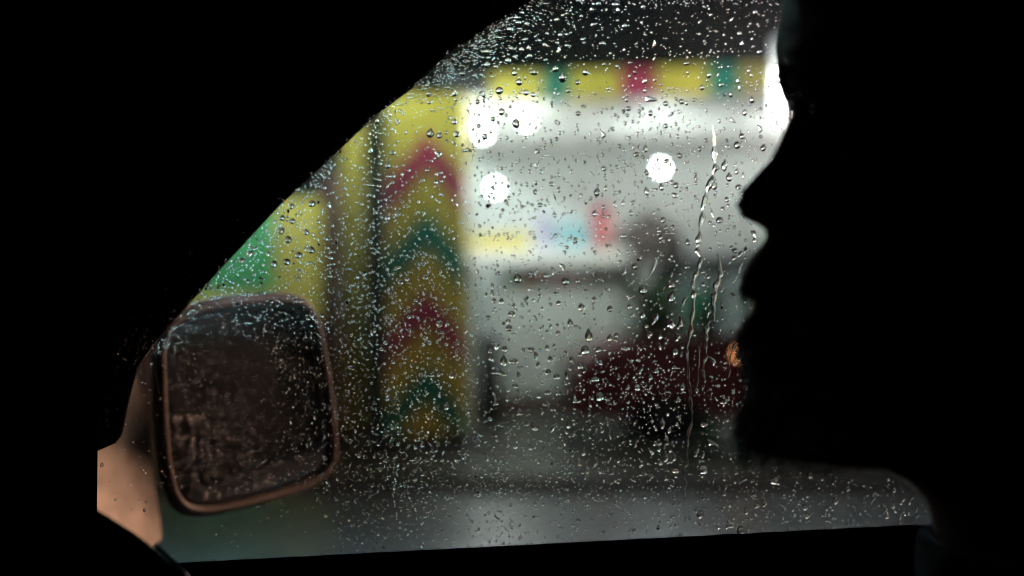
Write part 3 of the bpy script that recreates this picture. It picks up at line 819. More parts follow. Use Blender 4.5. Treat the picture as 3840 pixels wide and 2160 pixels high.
# beard, moustache and eyebrow hairs (short strands that soften the outline)
def strands(name, n, zr, length, droop, ysig, lean=0.0):
    bm = bmesh.new()
    for i in range(n):
        z = random.uniform(*zr); y = random.gauss(0, ysig)
        xf = np.interp(z, basez, basex); xp = np.interp(z, pz, pxx)
        amp = xf - xp
        x = xf - amp * math.exp(-(y / 0.024) ** 2) + 0.35 * abs(y) ** 1.15
        p0 = Vector((x + .002, HD + y, z))
        l = length * random.uniform(.5, 1.2)
        d = Vector((-1 * random.uniform(.4, 1), y * 6 + random.uniform(-.3, .3), -droop * random.uniform(.5, 1.5))).normalized() * l
        p1 = p0 + d * .6; p2 = p0 + d + Vector((0, 0, -l * .25 * np.sign(droop)))
        wv = Vector((0, .5, .5)).normalized() * 0.0003
        vs = [bm.verts.new(p + plocal) for p in (p0 - wv, p0 + wv, p1 + wv, p1 - wv, p2)]
        bm.faces.new(vs[:4]); bm.faces.new([vs[3], vs[2], vs[4]])
    o = bm_obj(name, bm, M_hair, person)
    o['kind'] = 'stuff'
    return o
strands('beard', 3200, (1.124, 1.185), 0.013, 1.4, 0.03)
strands('moustache', 500, (1.196, 1.215), 0.006, 1.2, 0.02)
strands('eyebrows', 420, (1.288, 1.304), 0.012, -0.4, 0.03)
for sy in (-1, 1):
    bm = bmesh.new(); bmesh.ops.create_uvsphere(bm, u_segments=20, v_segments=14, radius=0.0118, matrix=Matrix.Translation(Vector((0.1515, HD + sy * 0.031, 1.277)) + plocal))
    bm_obj('eye', bm, mat('eye_white', (0.05, 0.045, 0.04), 0.9, spec=0.0), person, True)

# ================================================================ RAIN ON THE GLASS
def shape_fn(kind, rs):
    ph = rs.uniform(0, 6.28, 4); am = rs.uniform(0.0, 1.0, 4)
    def f(th):
        r = 1 + 0.035 * am[0] * np.cos(2 * th + ph[0]) + 0.03 * am[1] * np.cos(3 * th + ph[1])
        if kind == 'tear':
            top = np.clip(np.sin(th), 0, 1)
            r = r * (1 - 0.42 * top ** 1.5 + 0.55 * top ** 10)
        if kind == 'odd':
            r = r * (1 + 0.20 * am[2] * np.cos(2 * th + ph[2]) + 0.17 * np.cos(3 * th + ph[3]) + 0.08 * np.cos(5 * th + ph[0]))
        return r
    return f
def drop_arrays(kind, rs, ss, ns, hgt=0.55):
    """unit drop: x right, y outward, z up"""
    f = shape_fn(kind, rs)
    bend = rs.uniform(-0.45, 0.45) if kind == 'odd' else 0.0
    th = np.arange(ns) * 2 * np.pi / ns
    r = f(th)
    V = [[0, hgt, -0.10]]
    for s_ in ss:
        x = s_ * r * np.cos(th); z = s_ * r * np.sin(th) - (1 - s_) * 0.14
        h = hgt * np.clip(1 - s_ ** 2.3, 0, 1) ** 0.86
        for k in range(ns): V.append([x[k] + bend * (z[k] ** 2 - .4), h, z[k]])
    nb0 = len(V)
    for k in range(ns): V.append([V[nb0 - ns + k][0], 0.0, V[nb0 - ns + k][2]])
    F = []
    for k in range(ns): F.append([0, 1 + (k + 1) % ns, 1 + k])
    for i in range(len(ss) - 1):
        a = 1 + i * ns; b_ = a + ns
        for k in range(ns): F.append([a + k, a + (k + 1) % ns, b_ + (k + 1) % ns, b_ + k])
    F.append([nb0 + k for k in range(ns)])
    V = np.array(V, float)
    # centre the bounding box
    V[:, 0] -= (V[:, 0].max() + V[:, 0].min()) / 2; V[:, 2] -= (V[:, 2].max() + V[:, 2].min()) / 2
    V[:, 0] /= V[:, 0].max(); V[:, 2] /= V[:, 2].max()
    return V, F
def raw_mesh(name, V, F, mt):
    me = bpy.data.meshes.new(name)
    lens = np.fromiter((len(f) for f in F), int, len(F))
    me.vertices.add(len(V)); me.vertices.foreach_set('co', np.asarray(V, np.float32).ravel())
    loops = np.concatenate([np.asarray(f) for f in F]) if len(F) < 5000 else np.array([i for f in F for i in f])
    me.loops.add(int(lens.sum())); me.loops.foreach_set('vertex_index', loops.astype(np.int32))
    me.polygons.add(len(F)); me.polygons.foreach_set('loop_start', np.concatenate([[0], np.cumsum(lens)[:-1]]).astype(np.int32))
    me.polygons.foreach_set('use_smooth', np.ones(len(F), bool))
    me.update(calc_edges=True); me.validate()
    me.materials.append(mt)
    return me
rs = np.random.default_rng(5)
SSH = [0.2, 0.4, 0.58, 0.74, 0.86, 0.94, 0.985, 1.0]
variants = {}
for kind, n in (('round', 8), ('tear', 6), ('odd', 10)):
    variants[kind] = []
    for i in range(n):
        V, F = drop_arrays(kind, rs, SSH, 22, rs.uniform(0.58, 0.78))
        variants[kind].append(raw_mesh('raindrop_' + kind, V, F, M_water))

# drops measured on the photograph: (x, y, width, height) in crop pixels
LA = [(305,150,60,90),(605,165,75,80),(790,120,75,75),(1080,140,55,60),(1157,165,48,50),(1005,30,65,65),(20,150,50,70),(85,165,30,40),(320,220,38,38),(310,265,30,30),(272,300,35,35),(28,248,65,40),(238,90,30,50),(555,243,48,52),(815,350,60,75),(865,387,38,42),(975,480,78,95),(1047,340,32,32),(305,458,55,55),(325,592,68,68),(40,580,75,95),(140,605,60,60),(298,690,35,75),(388,705,35,38),(222,662,42,35),(455,768,78,48),(525,770,22,28),(570,380,45,32),(620,415,30,28),(718,427,55,60),(775,466,36,40),(567,503,60,50),(505,540,45,42),(630,617,70,75),(722,627,28,30),(835,513,24,38),(872,628,38,52),(803,648,30,28),(1130,408,30,26),(1210,414,30,26),(1122,486,28,38),(1187,522,34,48),(1160,595,28,38),(1015,145,30,30),(895,185,28,24),(805,207,34,32),(695,175,40,42),(132,810,68,85),(90,853,30,34),(52,885,40,34),(110,1025,40,50),(160,1008,38,48),(102,1115,45,50),(160,1100,40,42),(10,982,45,50),(690,783,30,36),(787,808,38,42),(830,822,28,34),(790,867,32,22),(668,882,24,42),(818,962,40,42),(937,782,36,26),(1207,778,56,60),(1193,930,40,58),(1028,992,38,40),(1120,995,34,58),(908,994,28,26),(728,1053,36,34),(750,1125,36,42),(822,1122,36,34),(720,1175,56,52),(884,1158,36,44),(600,1262,38,42),(677,1270,44,34),(894,1282,44,46),(940,1242,32,34),(785,1283,20,40),(1087,1135,32,60),(1012,1210,28,72),(1182,1218,46,54),(1150,1150,30,34),(1358,1132,52,50),(1356,1053,34,46),(1329,922,32,34),(1275,962,36,30),(1380,855,42,28),(1412,645,44,46),(1358,705,28,44),(1262,648,28,38),(1035,1378,40,42),(1017,1336,30,34),(1100,1335,34,34),(1233,1360,50,46),(1290,1365,34,34),(830,1412,42,42),(330,1355,28,60),(117,1410,30,42),(140,1328,24,36),(106,1305,26,38),(568,1338,32,32),(530,1200,34,30),(594,1005,32,28),(553,950,28,36),(376,978,24,28),(308,1255,22,32),(600,1050,24,28),(1280,205,34,44),(1430,158,24,38),(1345,547,26,32),(1290,685,28,34),(1283,740,30,50),(1436,1190,40,70),(1380,1235,34,30),(1305,1305,34,34),(1328,1340,28,38),(1145,1358,44,34),(1110,858,28,28)]
LB = [(27,62,32,32),(85,268,36,36),(170,38,38,30),(190,68,24,40),(340,48,30,30),(325,72,44,22),(230,160,24,30),(355,215,26,20),(410,270,22,44),(1012,82,34,34),(918,208,34,34),(932,268,26,40),(828,214,24,24),(680,210,22,22),(870,125,16,44),(600,385,38,24),(348,492,36,24),(408,486,28,26),(235,540,30,30),(290,440,26,26),(388,602,70,36),(238,605,20,44),(573,617,32,34),(602,625,20,26),(540,600,28,20),(475,628,30,28),(250,658,34,28),(336,659,20,20),(385,688,30,38),(320,700,20,28),(170,696,26,28),(243,699,26,28),(233,745,26,32),(475,765,28,24),(537,750,22,28),(448,803,18,30),(548,825,20,30),(597,798,18,18),(103,815,28,40),(435,658,18,22),(995,605,30,38),(952,680,28,40),(868,572,26,34),(912,612,18,24),(1022,662,14,26),(1048,660,18,20),(1118,672,20,40),(880,730,40,24),(935,825,32,32),(906,878,36,42),(850,888,36,22),(1045,778,24,48),(1048,826,26,24),(1064,893,32,42),(975,797,14,28),(355,903,28,50),(298,934,34,26),(340,948,24,24),(197,885,22,28),(225,910,20,26),(560,940,28,34),(517,872,18,26),(282,890,16,34),(228,980,22,28),(182,1008,24,26),(103,1020,28,28),(152,1035,20,24),(112,1078,22,28),(226,1040,20,20),(292,1052,18,22),(427,965,18,24),(480,975,30,28),(362,1045,30,38),(370,965,16,22),(62,1160,36,48),(115,1135,20,38),(450,1130,26,42),(360,1155,28,50),(530,1180,38,32),(538,1120,28,34),(158,1128,18,22),(280,1222,38,22),(103,1250,24,24),(47,1288,30,38),(170,1232,22,46),(220,1225,20,36),(265,1285,22,38),(460,1330,28,32),(100,1305,24,24),(830,1000,34,70),(858,1070,34,52),(770,1118,32,56),(848,1118,20,22),(905,1035,24,36),(943,1060,14,50),(915,1130,36,28),(845,1205,24,30),(658,1080,20,28),(658,1108,26,20),(655,1190,20,30),(800,1330,40,36),(822,1262,30,28),(743,1345,26,22),(755,1285,14,60),(990,1362,18,18),(1010,1412,28,54),(225,1425,36,22),(990,458,18,26),(1022,542,18,20),(975,432,18,22),(1040,320,34,30),(920,535,14,46),(912,492,26,34),(735,455,26,34),(695,530,26,34),(608,440,20,26),(808,514,34,24),(290,1108,14,36)]
LC = [(32,248,42,44),(105,248,26,24),(500,300,46,50),(40,45,28,22),(770,12,28,40),(672,272,42,40),(672,340,42,70),(655,395,16,70),(750,365,20,60),(128,405,38,48),(300,415,30,36),(205,358,28,36),(172,575,42,75),(150,665,44,52),(230,663,32,34),(120,690,22,32),(72,725,26,50),(120,760,36,40),(28,865,22,28),(668,508,48,58),(710,580,30,50),(728,495,34,80),(570,475,28,66),(565,165,20,90),(540,565,34,50),(600,640,20,50),(300,590,32,44),(340,575,28,30),(500,450,26,44),(520,520,32,26),(430,342,50,24),(395,655,50,24),(210,840,44,34),(238,945,52,60),(605,580,22,40),(580,790,26,28),(695,675,36,40),(920,725,26,60),(740,885,32,44),(825,905,22,34),(618,1105,32,60),(300,1165,24,60),(640,1205,28,60),(660,1145,24,40),(580,1230,32,36),(685,1305,28,50),(640,1310,30,50),(215,1340,26,62),(115,1340,24,50),(165,1385,28,48),(140,1280,28,40),(695,1390,46,36),(860,1385,54,58),(920,1225,62,34),(820,1280,26,50),(90,970,30,28),(465,890,34,40),(410,890,20,40),(620,858,26,20),(715,965,26,38),(545,825,24,40),(690,770,30,26),(605,1345,26,28),(50,1110,28,50),(175,1050,18,30),(575,1140,22,30),(1085,710,34,40),(1055,65,32,28),(765,165,34,18),(908,55,30,22),(1050,110,30,28),(865,810,18,60),(360,130,32,18),(210,75,24,28),(450,160,34,34),(390,190,16,50),(1085,165,22,60),(610,410,28,22),(40,810,20,60),(60,500,30,50),(15,160,24,50),(250,240,38,20),(420,400,28,34),(545,1425,32,40),(390,1385,20,28)]
LD = [(1328,92,54,62),(1203,268,38,50),(1298,303,32,46),(1280,368,54,48),(1253,424,38,38),(1262,478,50,44),(1165,610,44,60),(1225,640,40,44),(1218,728,50,80),(1295,735,66,44),(1185,820,90,60),(1145,265,34,36),(1098,395,36,36),(1228,165,26,46),(1130,205,28,60),(1135,148,30,46),(612,85,38,42),(470,97,34,38),(420,122,36,42),(395,12,54,28),(538,262,34,30),(840,318,38,30),(720,445,50,56),(645,590,30,34),(775,603,34,32),(480,315,28,30),(855,660,30,60),(862,590,30,50),(815,840,36,54),(778,1080,36,60),(840,1065,22,46),(1460,1230,54,82),(1342,1130,34,60),(1110,1180,36,36),(1160,1060,36,44),(305,590,34,36),(270,640,38,30),(40,785,54,34),(210,1250,36,30),(68,728,30,40),(220,495,26,44),(1432,645,52,38),(1470,690,30,62),(1580,715,38,50),(1485,760,30,50),(1565,818,42,46),(1630,855,48,44),(1335,835,28,50),(1558,628,34,46),(1610,612,26,40),(1640,515,40,38),(1560,978,48,36),(1638,978,44,48),(1490,1000,36,46),(1308,925,42,34),(1302,878,34,24),(1260,797,24,24),(1370,645,34,36),(1400,765,20,24),(1582,465,20,46),(1635,455,24,32),(1505,480,26,30),(1458,500,20,34),(1378,463,20,24),(1645,285,34,38),(1495,375,28,28),(1490,265,20,34),(1400,292,26,36),(1583,292,26,30),(1545,68,36,36),(1418,170,18,38),(1470,38,24,56),(1605,30,26,64),(1018,40,24,48),(730,38,20,40),(1515,1120,26,56),(1605,1240,38,90),(1310,1390,34,44),(1425,1400,36,46),(1530,1410,26,60),(1360,392,44,24),(1118,705,34,54),(1115,655,32,40),(1150,505,28,30),(980,325,26,30),(940,20,34,34),(1500,180,30,28),(1500,225,34,30)]
LE = [(655,880,58,56),(468,905,46,50),(480,1038,46,48),(385,1008,48,48),(375,1128,58,60),(440,1205,58,60),(603,1138,48,50),(715,1045,36,38),(648,1298,60,60),(535,1345,56,56),(425,1405,64,54),(98,1330,56,58),(258,1330,36,54),(310,1425,54,56),(20,1395,50,44),(340,962,36,36),(385,890,30,34),(1340,535,48,56),(1382,420,58,40),(1388,630,44,44),(1340,635,36,36),(1262,450,34,40),(1270,520,36,34),(1338,1008,46,50),(1432,970,50,68),(1190,710,50,36),(1262,720,44,36),(1310,205,28,30),(1245,130,34,50),(1362,75,26,44),(1430,138,40,60),(1282,342,32,30),(1428,318,26,30),(1385,688,34,34),(1322,845,28,32),(1338,725,22,50),(860,530,24,44),(780,1195,38,42),(730,1140,40,34),(710,1205,36,30),(660,1158,38,32),(770,740,40,30),(730,612,36,24),(1185,400,40,60),(1180,250,26,44),(1183,590,40,30),(1028,718,34,26),(933,1052,40,22),(845,1075,28,38),(825,1370,44,36),(1228,960,40,46),(1060,1285,28,34),(400,938,30,30),(435,998,28,26),(515,1082,28,28),(545,955,26,28),(630,1028,24,24),(315,1045,30,36),(300,1305,30,30),(605,1265,30,28),(1105,885,34,28),(1108,555,30,28)]
LF = [(1205,15,50,36),(1400,45,44,44),(1565,55,66,48),(1590,105,40,50),(1828,78,44,46),(1235,160,40,40),(1335,100,40,50),(1060,155,44,36),(1000,200,48,44),(712,240,48,50),(630,225,48,40),(548,290,56,44),(330,505,66,44),(328,630,56,60),(565,480,60,50),(530,590,54,50),(597,560,50,54),(660,485,50,50),(730,470,38,56),(735,545,46,40),(693,388,48,38),(830,400,38,44),(905,330,42,34),(1030,345,44,44),(1005,425,46,40),(1095,448,40,40),(900,445,70,34),(1020,505,40,90),(1360,245,64,36),(1650,262,48,56),(1585,205,36,30),(1438,425,66,46),(1855,345,40,28),(1940,440,28,80),(1245,385,36,32),(985,670,54,60),(1270,700,52,66),(1055,750,72,96),(780,705,70,50),(590,710,50,52),(210,740,48,52),(85,720,48,40),(270,730,34,40),(390,575,34,50),(460,605,44,34),(410,650,48,36),(1200,800,44,44),(1108,880,48,40),(1645,490,26,44),(1455,625,44,36),(1700,740,30,40),(1845,790,50,44),(1945,778,40,34),(1665,870,44,36),(1672,970,30,50),(1690,1053,50,42),(1205,1100,50,40),(1680,1118,40,38),(1903,1095,44,58),(1800,1120,28,44),(1560,1112,34,38),(1660,1195,40,44),(2205,985,44,50),(2250,1000,32,50),(2050,1220,42,44),(1195,1215,34,40)]
LG = [(260,305,60,72),(65,318,54,50),(45,210,30,56),(205,180,34,50),(340,110,50,60),(700,540,36,60),(650,565,34,34),(570,600,30,56),(455,700,56,72),(530,745,48,56),(240,630,50,54),(240,690,30,50),(770,390,60,50),(835,580,34,60),(760,500,26,50),(993,580,40,40),(1215,525,40,60),(1005,640,44,36),(945,740,26,50),(875,730,20,40),(1150,590,24,34),(1415,560,26,50),(1480,530,20,56),(1630,520,24,60),(1580,645,34,36),(1680,670,26,50),(1795,600,16,44),(1745,545,18,28),(1860,600,20,20),(1300,690,24,44),(1370,700,26,26),(915,630,26,36),(1030,350,34,40),(960,328,22,20),(1115,375,28,24),(1300,440,34,44),(1415,420,20,30),(1635,450,26,40),(375,715,34,40),(415,480,26,40),(490,200,22,50),(165,655,18,44),(410,380,26,20),(425,430,20,40),(630,490,26,26),(1120,640,20,14)]
drops = []
for lst, ox, oy, k in ((LA, 1600, 300, .345), (LF, 1700, 0, .388), (LB, 2200, 0, .621), (LE, 900, 400, .414), (LD, 1300, 1000, .483), (LC, 2100, 900, .621), (LG, 2500, 1600, .52)):
    for (x, y, w, h) in lst:
        X_, Y_ = ox + x * k, oy + y * k
        if any((X_ - d[0]) ** 2 + (Y_ - d[1]) ** 2 < (0.42 * (max(w, h) * k + max(d[2], d[3]))) ** 2 for d in drops): continue
        drops.append((X_, Y_, w * k, h * k))
drops.sort(key=lambda d: -d[2] * d[3])
N_IND = 300
PXM = GLASS_Y / FPX            # metres per photo pixel on the glass
Y_D = GLASS_Y + 0.00015
def pick_kind(w, h, i):
    a = h / w
    if a > 1.9 or a < 0.62: return 'odd'
    if a > 1.25: return 'tear' if (i * 7) % 5 else 'odd'
    return 'round' if (i * 7) % 6 else 'odd'

# landmarks used only for wording
LM = [('the tall white lamp', 1812, 470), ('the round white lamp', 1975, 450), ('the lower left lamp', 1856, 700), ('the lamp over the kettle', 2477, 628),
      ('the top crimson chevron', 1610, 590), ('the upper green chevron', 1610, 870), ('the lower crimson chevron', 1625, 1170), ('the lower green chevron', 1635, 1470),
      ('the narrow yellow post', 1335, 900), ('the green hoarding', 950, 960), ('the yellow hoarding', 1130, 880), ('the wing mirror', 925, 1500), ('the crimson fascia board', 2390, 310),
      ('the green fascia board', 2090, 330), ('the right green fascia board', 2710, 280), ('the night sky', 2450, 100), ('the hazy glass corner', 1800, 180), ('the tube lamp', 2905, 330),
      ('the cyan cool box', 2145, 860), ('the red jar', 2253, 800), ('the black kettle', 2430, 850), ('the yellow crate', 1875, 885), ('the grey counter front', 2100, 1300),
      ('the row of cartons', 2080, 1045), ('the red car windows', 2500, 1130), ('the red car body', 2440, 1500), ('the amber lamp', 2780, 1335), ('the green bin', 2630, 1230),
      ('the man\'s nose', 2745, 750), ('the man\'s mouth', 2760, 1120), ('the man\'s chin', 2760, 1600), ('the gap under the jaw', 3120, 1850), ('the wet pavement', 2000, 1930), ('the wet road', 2250, 1780),
      ('the white back wall', 2200, 640), ('the right end of the wall', 2700, 560)]
def words(d, kind):
    x, y, w, h = d
    s_ = w * h
    size = 'large' if s_ > 480 else ('medium' if s_ > 240 else 'small')
    a = h / w
    if kind == 'round': sh = 'round'
    elif kind == 'tear': sh = 'teardrop'
    else: sh = 'stretched' if a > 1.6 else ('flattened' if a < 0.75 else 'lumpy')
    nm, lx, ly = min(LM, key=lambda l: (l[1] - x) ** 2 + (l[2] - y) ** 2)
    dx, dy = x - lx, y - ly
    if math.hypot(dx, dy) < 45: rel = 'over'
    elif abs(dx) > abs(dy): rel = 'right of' if dx > 0 else 'left of'
    else: rel = 'below' if dy > 0 else 'above'
    return f'{size} {sh} raindrop {rel} {nm}'
ind = drops[:N_IND]
labs = {}
for i, d in enumerate(ind):
    labs.setdefault(words(d, pick_kind(d[2], d[3], i)), []).append(i)
ordn = ['uppermost', 'second', 'third', 'fourth', 'fifth', 'sixth', 'seventh', 'eighth', 'ninth', 'tenth', 'eleventh', 'twelfth']
final = {}
for lab, ids in labs.items():
    if len(ids) == 1: final[ids[0]] = lab; continue
    ids.sort(key=lambda i: ind[i][1])
    for n_, i in enumerate(ids):
        final[i] = lab + (', ' + ('uppermost' if n_ == 0 else ordn[min(n_, 11)] + ' from top'))
for i, (x, y, w, h) in enumerate(ind):
    kind = pick_kind(w, h, i)
    me = variants[kind][i % len(variants[kind])]
    o = bpy.data.objects.new('raindrop', me); COL.objects.link(o)
    p = P(x, y, GLASS_Y)
    o.location = (p.x, Y_D, p.z)
    hh = min(w, h) * PXM / 2 * (0.95 if kind != 'odd' else 0.8)
    o.scale = (w * PXM / 2 * 1.12, hh * 1.1, h * PXM / 2 * 1.12)
    o.rotation_euler = (0, random.uniform(-.25, .25) + (random.choice((-1, 1)) * random.uniform(.1, .5) if kind == 'odd' else 0), 0)
    tag(o, final[i], 'raindrop', 'raindrops on the side window')

# ---- small droplets, thousands of them: one body of water specks
def dens(x, y):
    d = np.full(x.shape, 0.62)
    def g(cx, cyy, sx, sy): return np.exp(-((x - cx) / sx) ** 2 - ((y - cyy) / sy) ** 2)
    d += 1.1 * g(1420, 900, 110, 420) + 1.3 * g(1500, 1500, 260, 420)
    d += 1.0 * g(1560, 1150, 220, 260)
    d += 1.2 * g(1720, 170, 190, 120) + 0.8 * g(1950, 60, 240, 120) + 0.3 * g(2350, 120, 480, 170)
    d += 1.6 * g(900, 1020, 260, 160) + 1.0 * g(1200, 1050, 150, 350)
    d += 1.2 * g(2380, 1480, 260, 180) + 0.5 * g(3100, 1880, 300, 90)
    d += 0.6 * g(1150, 1320, 200, 220)
    d += 1.3 * g(2050, 1780, 800, 230) + 0.8 * g(1500, 1700, 350, 200)
    # strip hugging the pillar edge
    ye = np.interp(x, [600, 700, 1267, 1580, 2075], [1267, 1148, 566, 305, -60])
    e = (y - ye) * 0.7
    d += 2.6 * np.exp(-((e - 18) / 38) ** 2)
    d *= np.where(e < -10, 0.42 * np.exp(-(np.abs(e) / 170) ** 2), 1.0)
    d *= np.where((x < 1250) & (y > 1850), 0.22, 1.0)
    d *= np.where((x < 600) & (y > 1350), 0.30, 1.0)
    d *= np.where((x > 2645) & (x < 2692) & (y > 330) & (y < 700), 0.05, 1.0)
    d *= np.where((x > 1750) & (x < 2350) & (y > 380) & (y < 720), 0.55, 1.0)
    return d
def scatter(n, fx=(330, 3600), fy=(-150, 2140)):
    xs, ys = [], []
    while len(xs) < n:
        x = rng.uniform(*fx, 20000); y = rng.uniform(*fy, 20000)
        ok = rng.uniform(0, 4.2, 20000) < dens(x, y)
        xs += list(x[ok]); ys += list(y[ok])
    return np.array(xs[:n]), np.array(ys[:n])

def build_many(name, items, parent_axis=None, ss=(0.5, 0.8, 0.95, 1.0), ns=8, variants_n=10, mt=M_water, kinds=('round', 'round', 'tear', 'round', 'odd')):
    """items: array of (x, y, w, h) in photo pixels"""
    rr = np.random.default_rng(3)
    protos = []
    for i in range(variants_n):
        protos.append(drop_arrays(kinds[i % len(kinds)], rr, list(ss), ns, rr.uniform(.62, .85)))
    Fp = protos[0][1]
    nv = len(protos[0][0])
    A = np.array([p[0] for p in protos])
    items = np.asarray(items, float)
    n = len(items)
    idx = rr.integers(0, variants_n, n)
    V = A[idx].copy()
    px = (items[:, 0] - 1920) * PXM; pz_ = CAM_Z + (1080 - items[:, 1]) * PXM
    sw = items[:, 2] * PXM / 2; sh = items[:, 3] * PXM / 2
    rot = rr.uniform(-.4, .4, n)
    x = V[:, :, 0] * sw[:, None]; z = V[:, :, 2] * sh[:, None]; yv = V[:, :, 1] * (np.minimum(sw, sh) * 0.95)[:, None]
    c, s_ = np.cos(rot)[:, None], np.sin(rot)[:, None]
    W = np.stack([x * c - z * s_ + px[:, None], yv + Y_D, x * s_ + z * c + pz_[:, None]], -1).reshape(-1, 3)
    lens1 = np.array([len(f) for f in Fp]); l1 = np.array([i for f in Fp for i in f])
    loops = (l1[None, :] + (np.arange(n) * nv)[:, None]).ravel()
    lens = np.tile(lens1, n)
    me = bpy.data.meshes.new(name)
    me.vertices.add(len(W)); me.vertices.foreach_set('co', W.astype(np.float32).ravel())
    me.loops.add(len(loops)); me.loops.foreach_set('vertex_index', loops.astype(np.int32))
    me.polygons.add(len(lens)); me.polygons.foreach_set('loop_start', np.concatenate([[0], np.cumsum(lens)[:-1]]).astype(np.int32))
    me.polygons.foreach_set('use_smooth', np.ones(len(lens), bool))
    me.update(calc_edges=True)
    me.materials.append(mt)
    o = bpy.data.objects.new(name, me); COL.objects.link(o)
    return o

# trails (photo px, half width px)
T = [([(2672, 470), (2680, 555), (2681, 620), (2677, 650), (2660, 695), (2640, 757), (2630, 826), (2618, 900), (2615, 919), (2618, 950), (2628, 981), (2615, 1018), (2603, 1049), (2597, 1086), (2603, 1124), (2597, 1167), (2590, 1223), (2583, 1272), (2575, 1335), (2581, 1397), (2584, 1459), (2590, 1521), (2594, 1564), (2581, 1633), (2575, 1682), (2578, 1732), (2563, 1757), (2569, 1800), (2568, 1834), (2565, 1912), (2570, 1990)], 11, 'long wavy water trail running down the glass left of the man\'s face'),
     ([(2693, 950), (2699, 1024), (2687, 1074), (2676, 1117), (2677, 1192), (2656, 1212), (2646, 1248), (2650, 1285), (2646, 1335), (2637, 1372), (2637, 1415)], 12, 'broad crooked water trail between the long trail and the man\'s mouth'),
     ([(2618, 1297), (2622, 1347), (2615, 1415), (2612, 1462)], 5, 'short thin water trail ending over the red car body'),
     ([(2758, 1262), (2749, 1304), (2733, 1347), (2736, 1390), (2727, 1420)], 5, 'short water trail just left of the amber lamp'),
     ([(2200, 1205), (2212, 1225), (2206, 1250)], 3, 'thin curved trail above a teardrop on the grey counter'),
     ([(2550, 1075), (2510, 1110), (2506, 1170)], 4, 'hooked water trail over the red car windows')]
exist = np.array([(d[0], d[1], max(d[2], d[3]) / 2) for d in drops])
def near_trail(x, y):
    bad = np.zeros(len(x), bool)
    for pts, hw, _ in T:
        ty = np.array([p[1] for p in pts]); tx = np.array([p[0] for p in pts])
        ix = np.interp(y, ty, tx)
        bad |= (np.abs(x - ix) < hw + 5) & (y > ty.min()) & (y < ty.max())
    return bad
def free(x, y, r):
    keep = ~near_trail(x, y)
    for e in exist:
        keep &= ((x - e[0]) ** 2 + (y - e[1]) ** 2) > (e[2] + r) ** 2
    return keep
# medium drops
xm, ym = scatter(3600)
xe = rng.uniform(1750, 2850, 900); ye_ = rng.uniform(330, 1500, 900)
xm = np.concatenate([xm, xe]); ym = np.concatenate([ym, ye_])
wm = np.clip(rng.lognormal(math.log(8.5), 0.28, 4500), 6.5, 15)
k_ = free(xm, ym, wm / 2)
xm, ym, wm = xm[k_], ym[k_], wm[k_]
hm = wm * rng.lognormal(0.14, 0.20, len(wm))
med = [d for d in drops[N_IND:]] + list(zip(xm, ym, wm, hm))
o = build_many('small_raindrops', med, ss=(0.35, 0.65, 0.88, 0.97, 1.0), ns=12)
tag(o, 'small raindrops scattered among the larger ones on the window glass', 'raindrops', kind='stuff')
xs_, ys_ = scatter(12500)
xh = rng.normal(1760, 170, 500); yh = np.abs(rng.normal(0, 130, 500)) + np.interp(xh, [1410, 1580, 2075], [432, 305, -60]) - 20
ok = (yh > -60) & (yh < 420) & (xh > 1400)
xs_ = np.concatenate([xs_, xh[ok]]); ys_ = np.concatenate([ys_, yh[ok]])
w_ = np.clip(rng.lognormal(math.log(5.0), 0.3, len(xs_)), 3.0, 8)
k_ = free(xs_, ys_, w_ / 2)
xs_, ys_, w_ = xs_[k_], ys_[k_], w_[k_]
h_ = w_ * rng.lognormal(0.08, 0.08, len(w_))
o = build_many('fine_droplets', np.stack([xs_, ys_, w_, h_], 1), kinds=('round',))
tag(o, 'fine spray of pinhead droplets covering the window glass', 'droplets', kind='stuff')

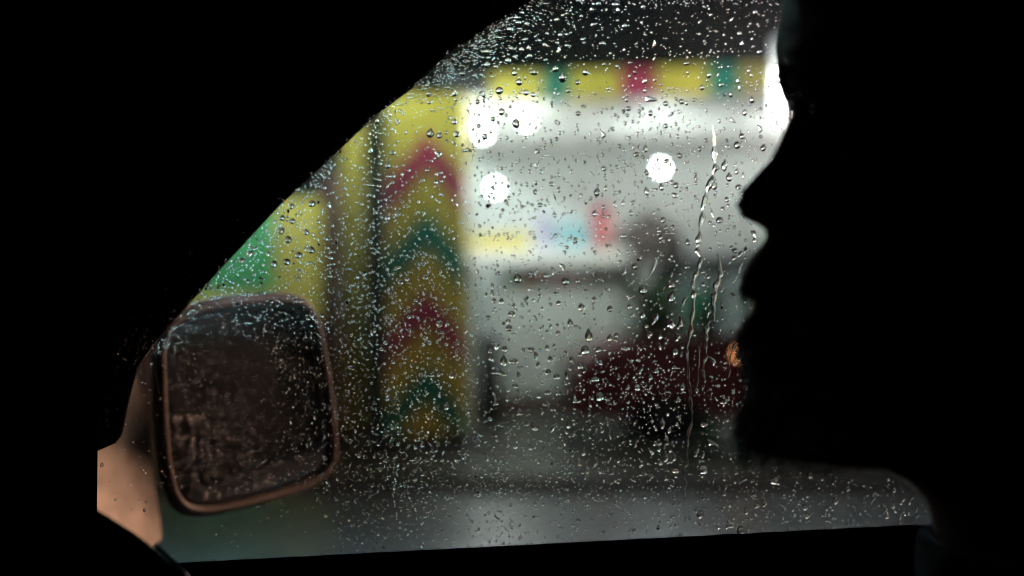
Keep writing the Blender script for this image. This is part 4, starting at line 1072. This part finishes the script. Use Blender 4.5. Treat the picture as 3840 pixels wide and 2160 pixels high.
# trail meshes
def trail(pts, hw, label, seed):
    rr = random.Random(seed)
    sm = catmull([(p[0], p[1], 0) for p in pts], 7)
    n = len(sm)
    bm = bmesh.new()
    rows = []
    K = 9
    lw, rw = [1.0], [1.0]
    for i in range(n):
        lw.append(0.55 * lw[-1] + 0.45 * rr.uniform(.0, 2.0)); rw.append(0.55 * rw[-1] + 0.45 * rr.uniform(.0, 2.0))
    ph = rr.uniform(0, 6)
    for i, p in enumerate(sm):
        f = i / (n - 1)
        taper = 1.0 if f < .3 else max(.36, 1 - .9 * (f - .3))
        neck = 0.3 + 0.7 * abs(math.sin(i * .42 + ph + .8 * math.sin(i * .13)))
        e_ = (1.0 if 2 < i < n - 3 else 0.55 if 0 < i < n - 1 else .15)
        wl = hw * taper * neck * max(.15, lw[i + 1]) * e_; wr_ = hw * taper * neck * max(.15, rw[i + 1]) * e_
        c0 = P(p.x + 1.5 * math.sin(i * .5 + ph), p.y, GLASS_Y)
        wm_ = (wl + wr_) / 2
        row = []
        for k in range(K):
            t = -1 + 2 * k / (K - 1)
            xo = -wl + (wl + wr_) * (t + 1) / 2
            row.append(bm.verts.new((c0.x + xo * PXM, Y_D + 0.5 * wm_ * PXM * max(0, 1 - t * t) ** .7, c0.z)))
        b0 = [bm.verts.new((c0.x - wl * PXM, Y_D, c0.z)), bm.verts.new((c0.x + wr_ * PXM, Y_D, c0.z))]
        rows.append((row, b0))
    for (A, a2), (B, b2_) in zip(rows, rows[1:]):
        for k in range(K - 1): bm.faces.new([A[k], A[k + 1], B[k + 1], B[k]])
        bm.faces.new([a2[0], b2_[0], b2_[1], a2[1]])
    me = bpy.data.meshes.new('water_trail')
    bm.normal_update()
    bm.to_mesh(me); bm.free()
    # orient outward
    fl_ = [p for p in me.polygons]
    if fl_[0].normal.y < 0: me.flip_normals()
    me.polygons.foreach_set('use_smooth', np.ones(len(me.polygons), bool))
    # closing sheet must face the pane
    me.materials.append(M_water)
    o = bpy.data.objects.new('water_trail', me); COL.objects.link(o)
    bm = bmesh.new(); bm.from_mesh(me)
    base = [f for f in bm.faces if abs(f.verts[0].co.y - Y_D) < 1e-7 and all(abs(v.co.y - Y_D) < 1e-7 for v in f.verts)]
    for f in base:
        f.normal_update()
        if f.normal.y > 0: f.normal_flip()
    for f in bm.faces:
        if f not in base:
            f.normal_update()
            if f.normal.y < -1e-6: f.normal_flip()
    bm.to_mesh(me); bm.free()
    tag(o, label, 'water trail', 'water trails on the side window')
for i, (pts, hw, lab) in enumerate(T): trail(pts, hw, lab, i + 3)

# droplets on the wing mirror
rr = np.random.default_rng(9)
V0, F0 = drop_arrays('round', rr, [0.35, 0.6, 0.8, 0.93, 1.0], 14, 0.6)
allV, allF = [], []
rx = [p[0] for p in ring]; ry = [p[1] for p in ring]
cnt = 0
B_ = np.array([[mr.x, mn.x, mu.x], [mr.y, mn.y, mu.y], [mr.z, mn.z, mu.z]])
while cnt < 520:
    a = rr.uniform(min(rx) * .9, max(rx) * .9); b_ = rr.uniform(min(ry) * .9, max(ry) * .9)
    if rr.uniform() > (1.0 if (a < 0.01 and b_ < 0.0) else 0.45): continue
    # inside glass outline
    inside = False
    q = [sc(p, 0.91) for p in ring]
    j = len(q) - 1
    for i in range(len(q)):
        if (q[i][1] > b_) != (q[j][1] > b_) and a < (q[j][0] - q[i][0]) * (b_ - q[i][1]) / (q[j][1] - q[i][1]) + q[i][0]: inside = not inside
        j = i
    if not inside: continue
    r_ = float(np.clip(rr.lognormal(math.log(0.00125), .33), .0007, .0026))
    v = V0 * np.array([r_, r_ * .9, r_ * 1.15])
    w = v @ B_.T + np.array(mc + mr * a + mu * b_ + mn * (-0.0028))
    off = cnt * len(V0)
    allV.append(w); allF += [[i + off for i in f] for f in F0]
    cnt += 1
me = raw_mesh('mirror_droplets', np.concatenate(allV), allF, M_water)
o = bpy.data.objects.new('mirror_droplets', me); COL.objects.link(o)
tag(o, 'raindrops beaded on the face of the wing mirror', 'droplets', kind='stuff')
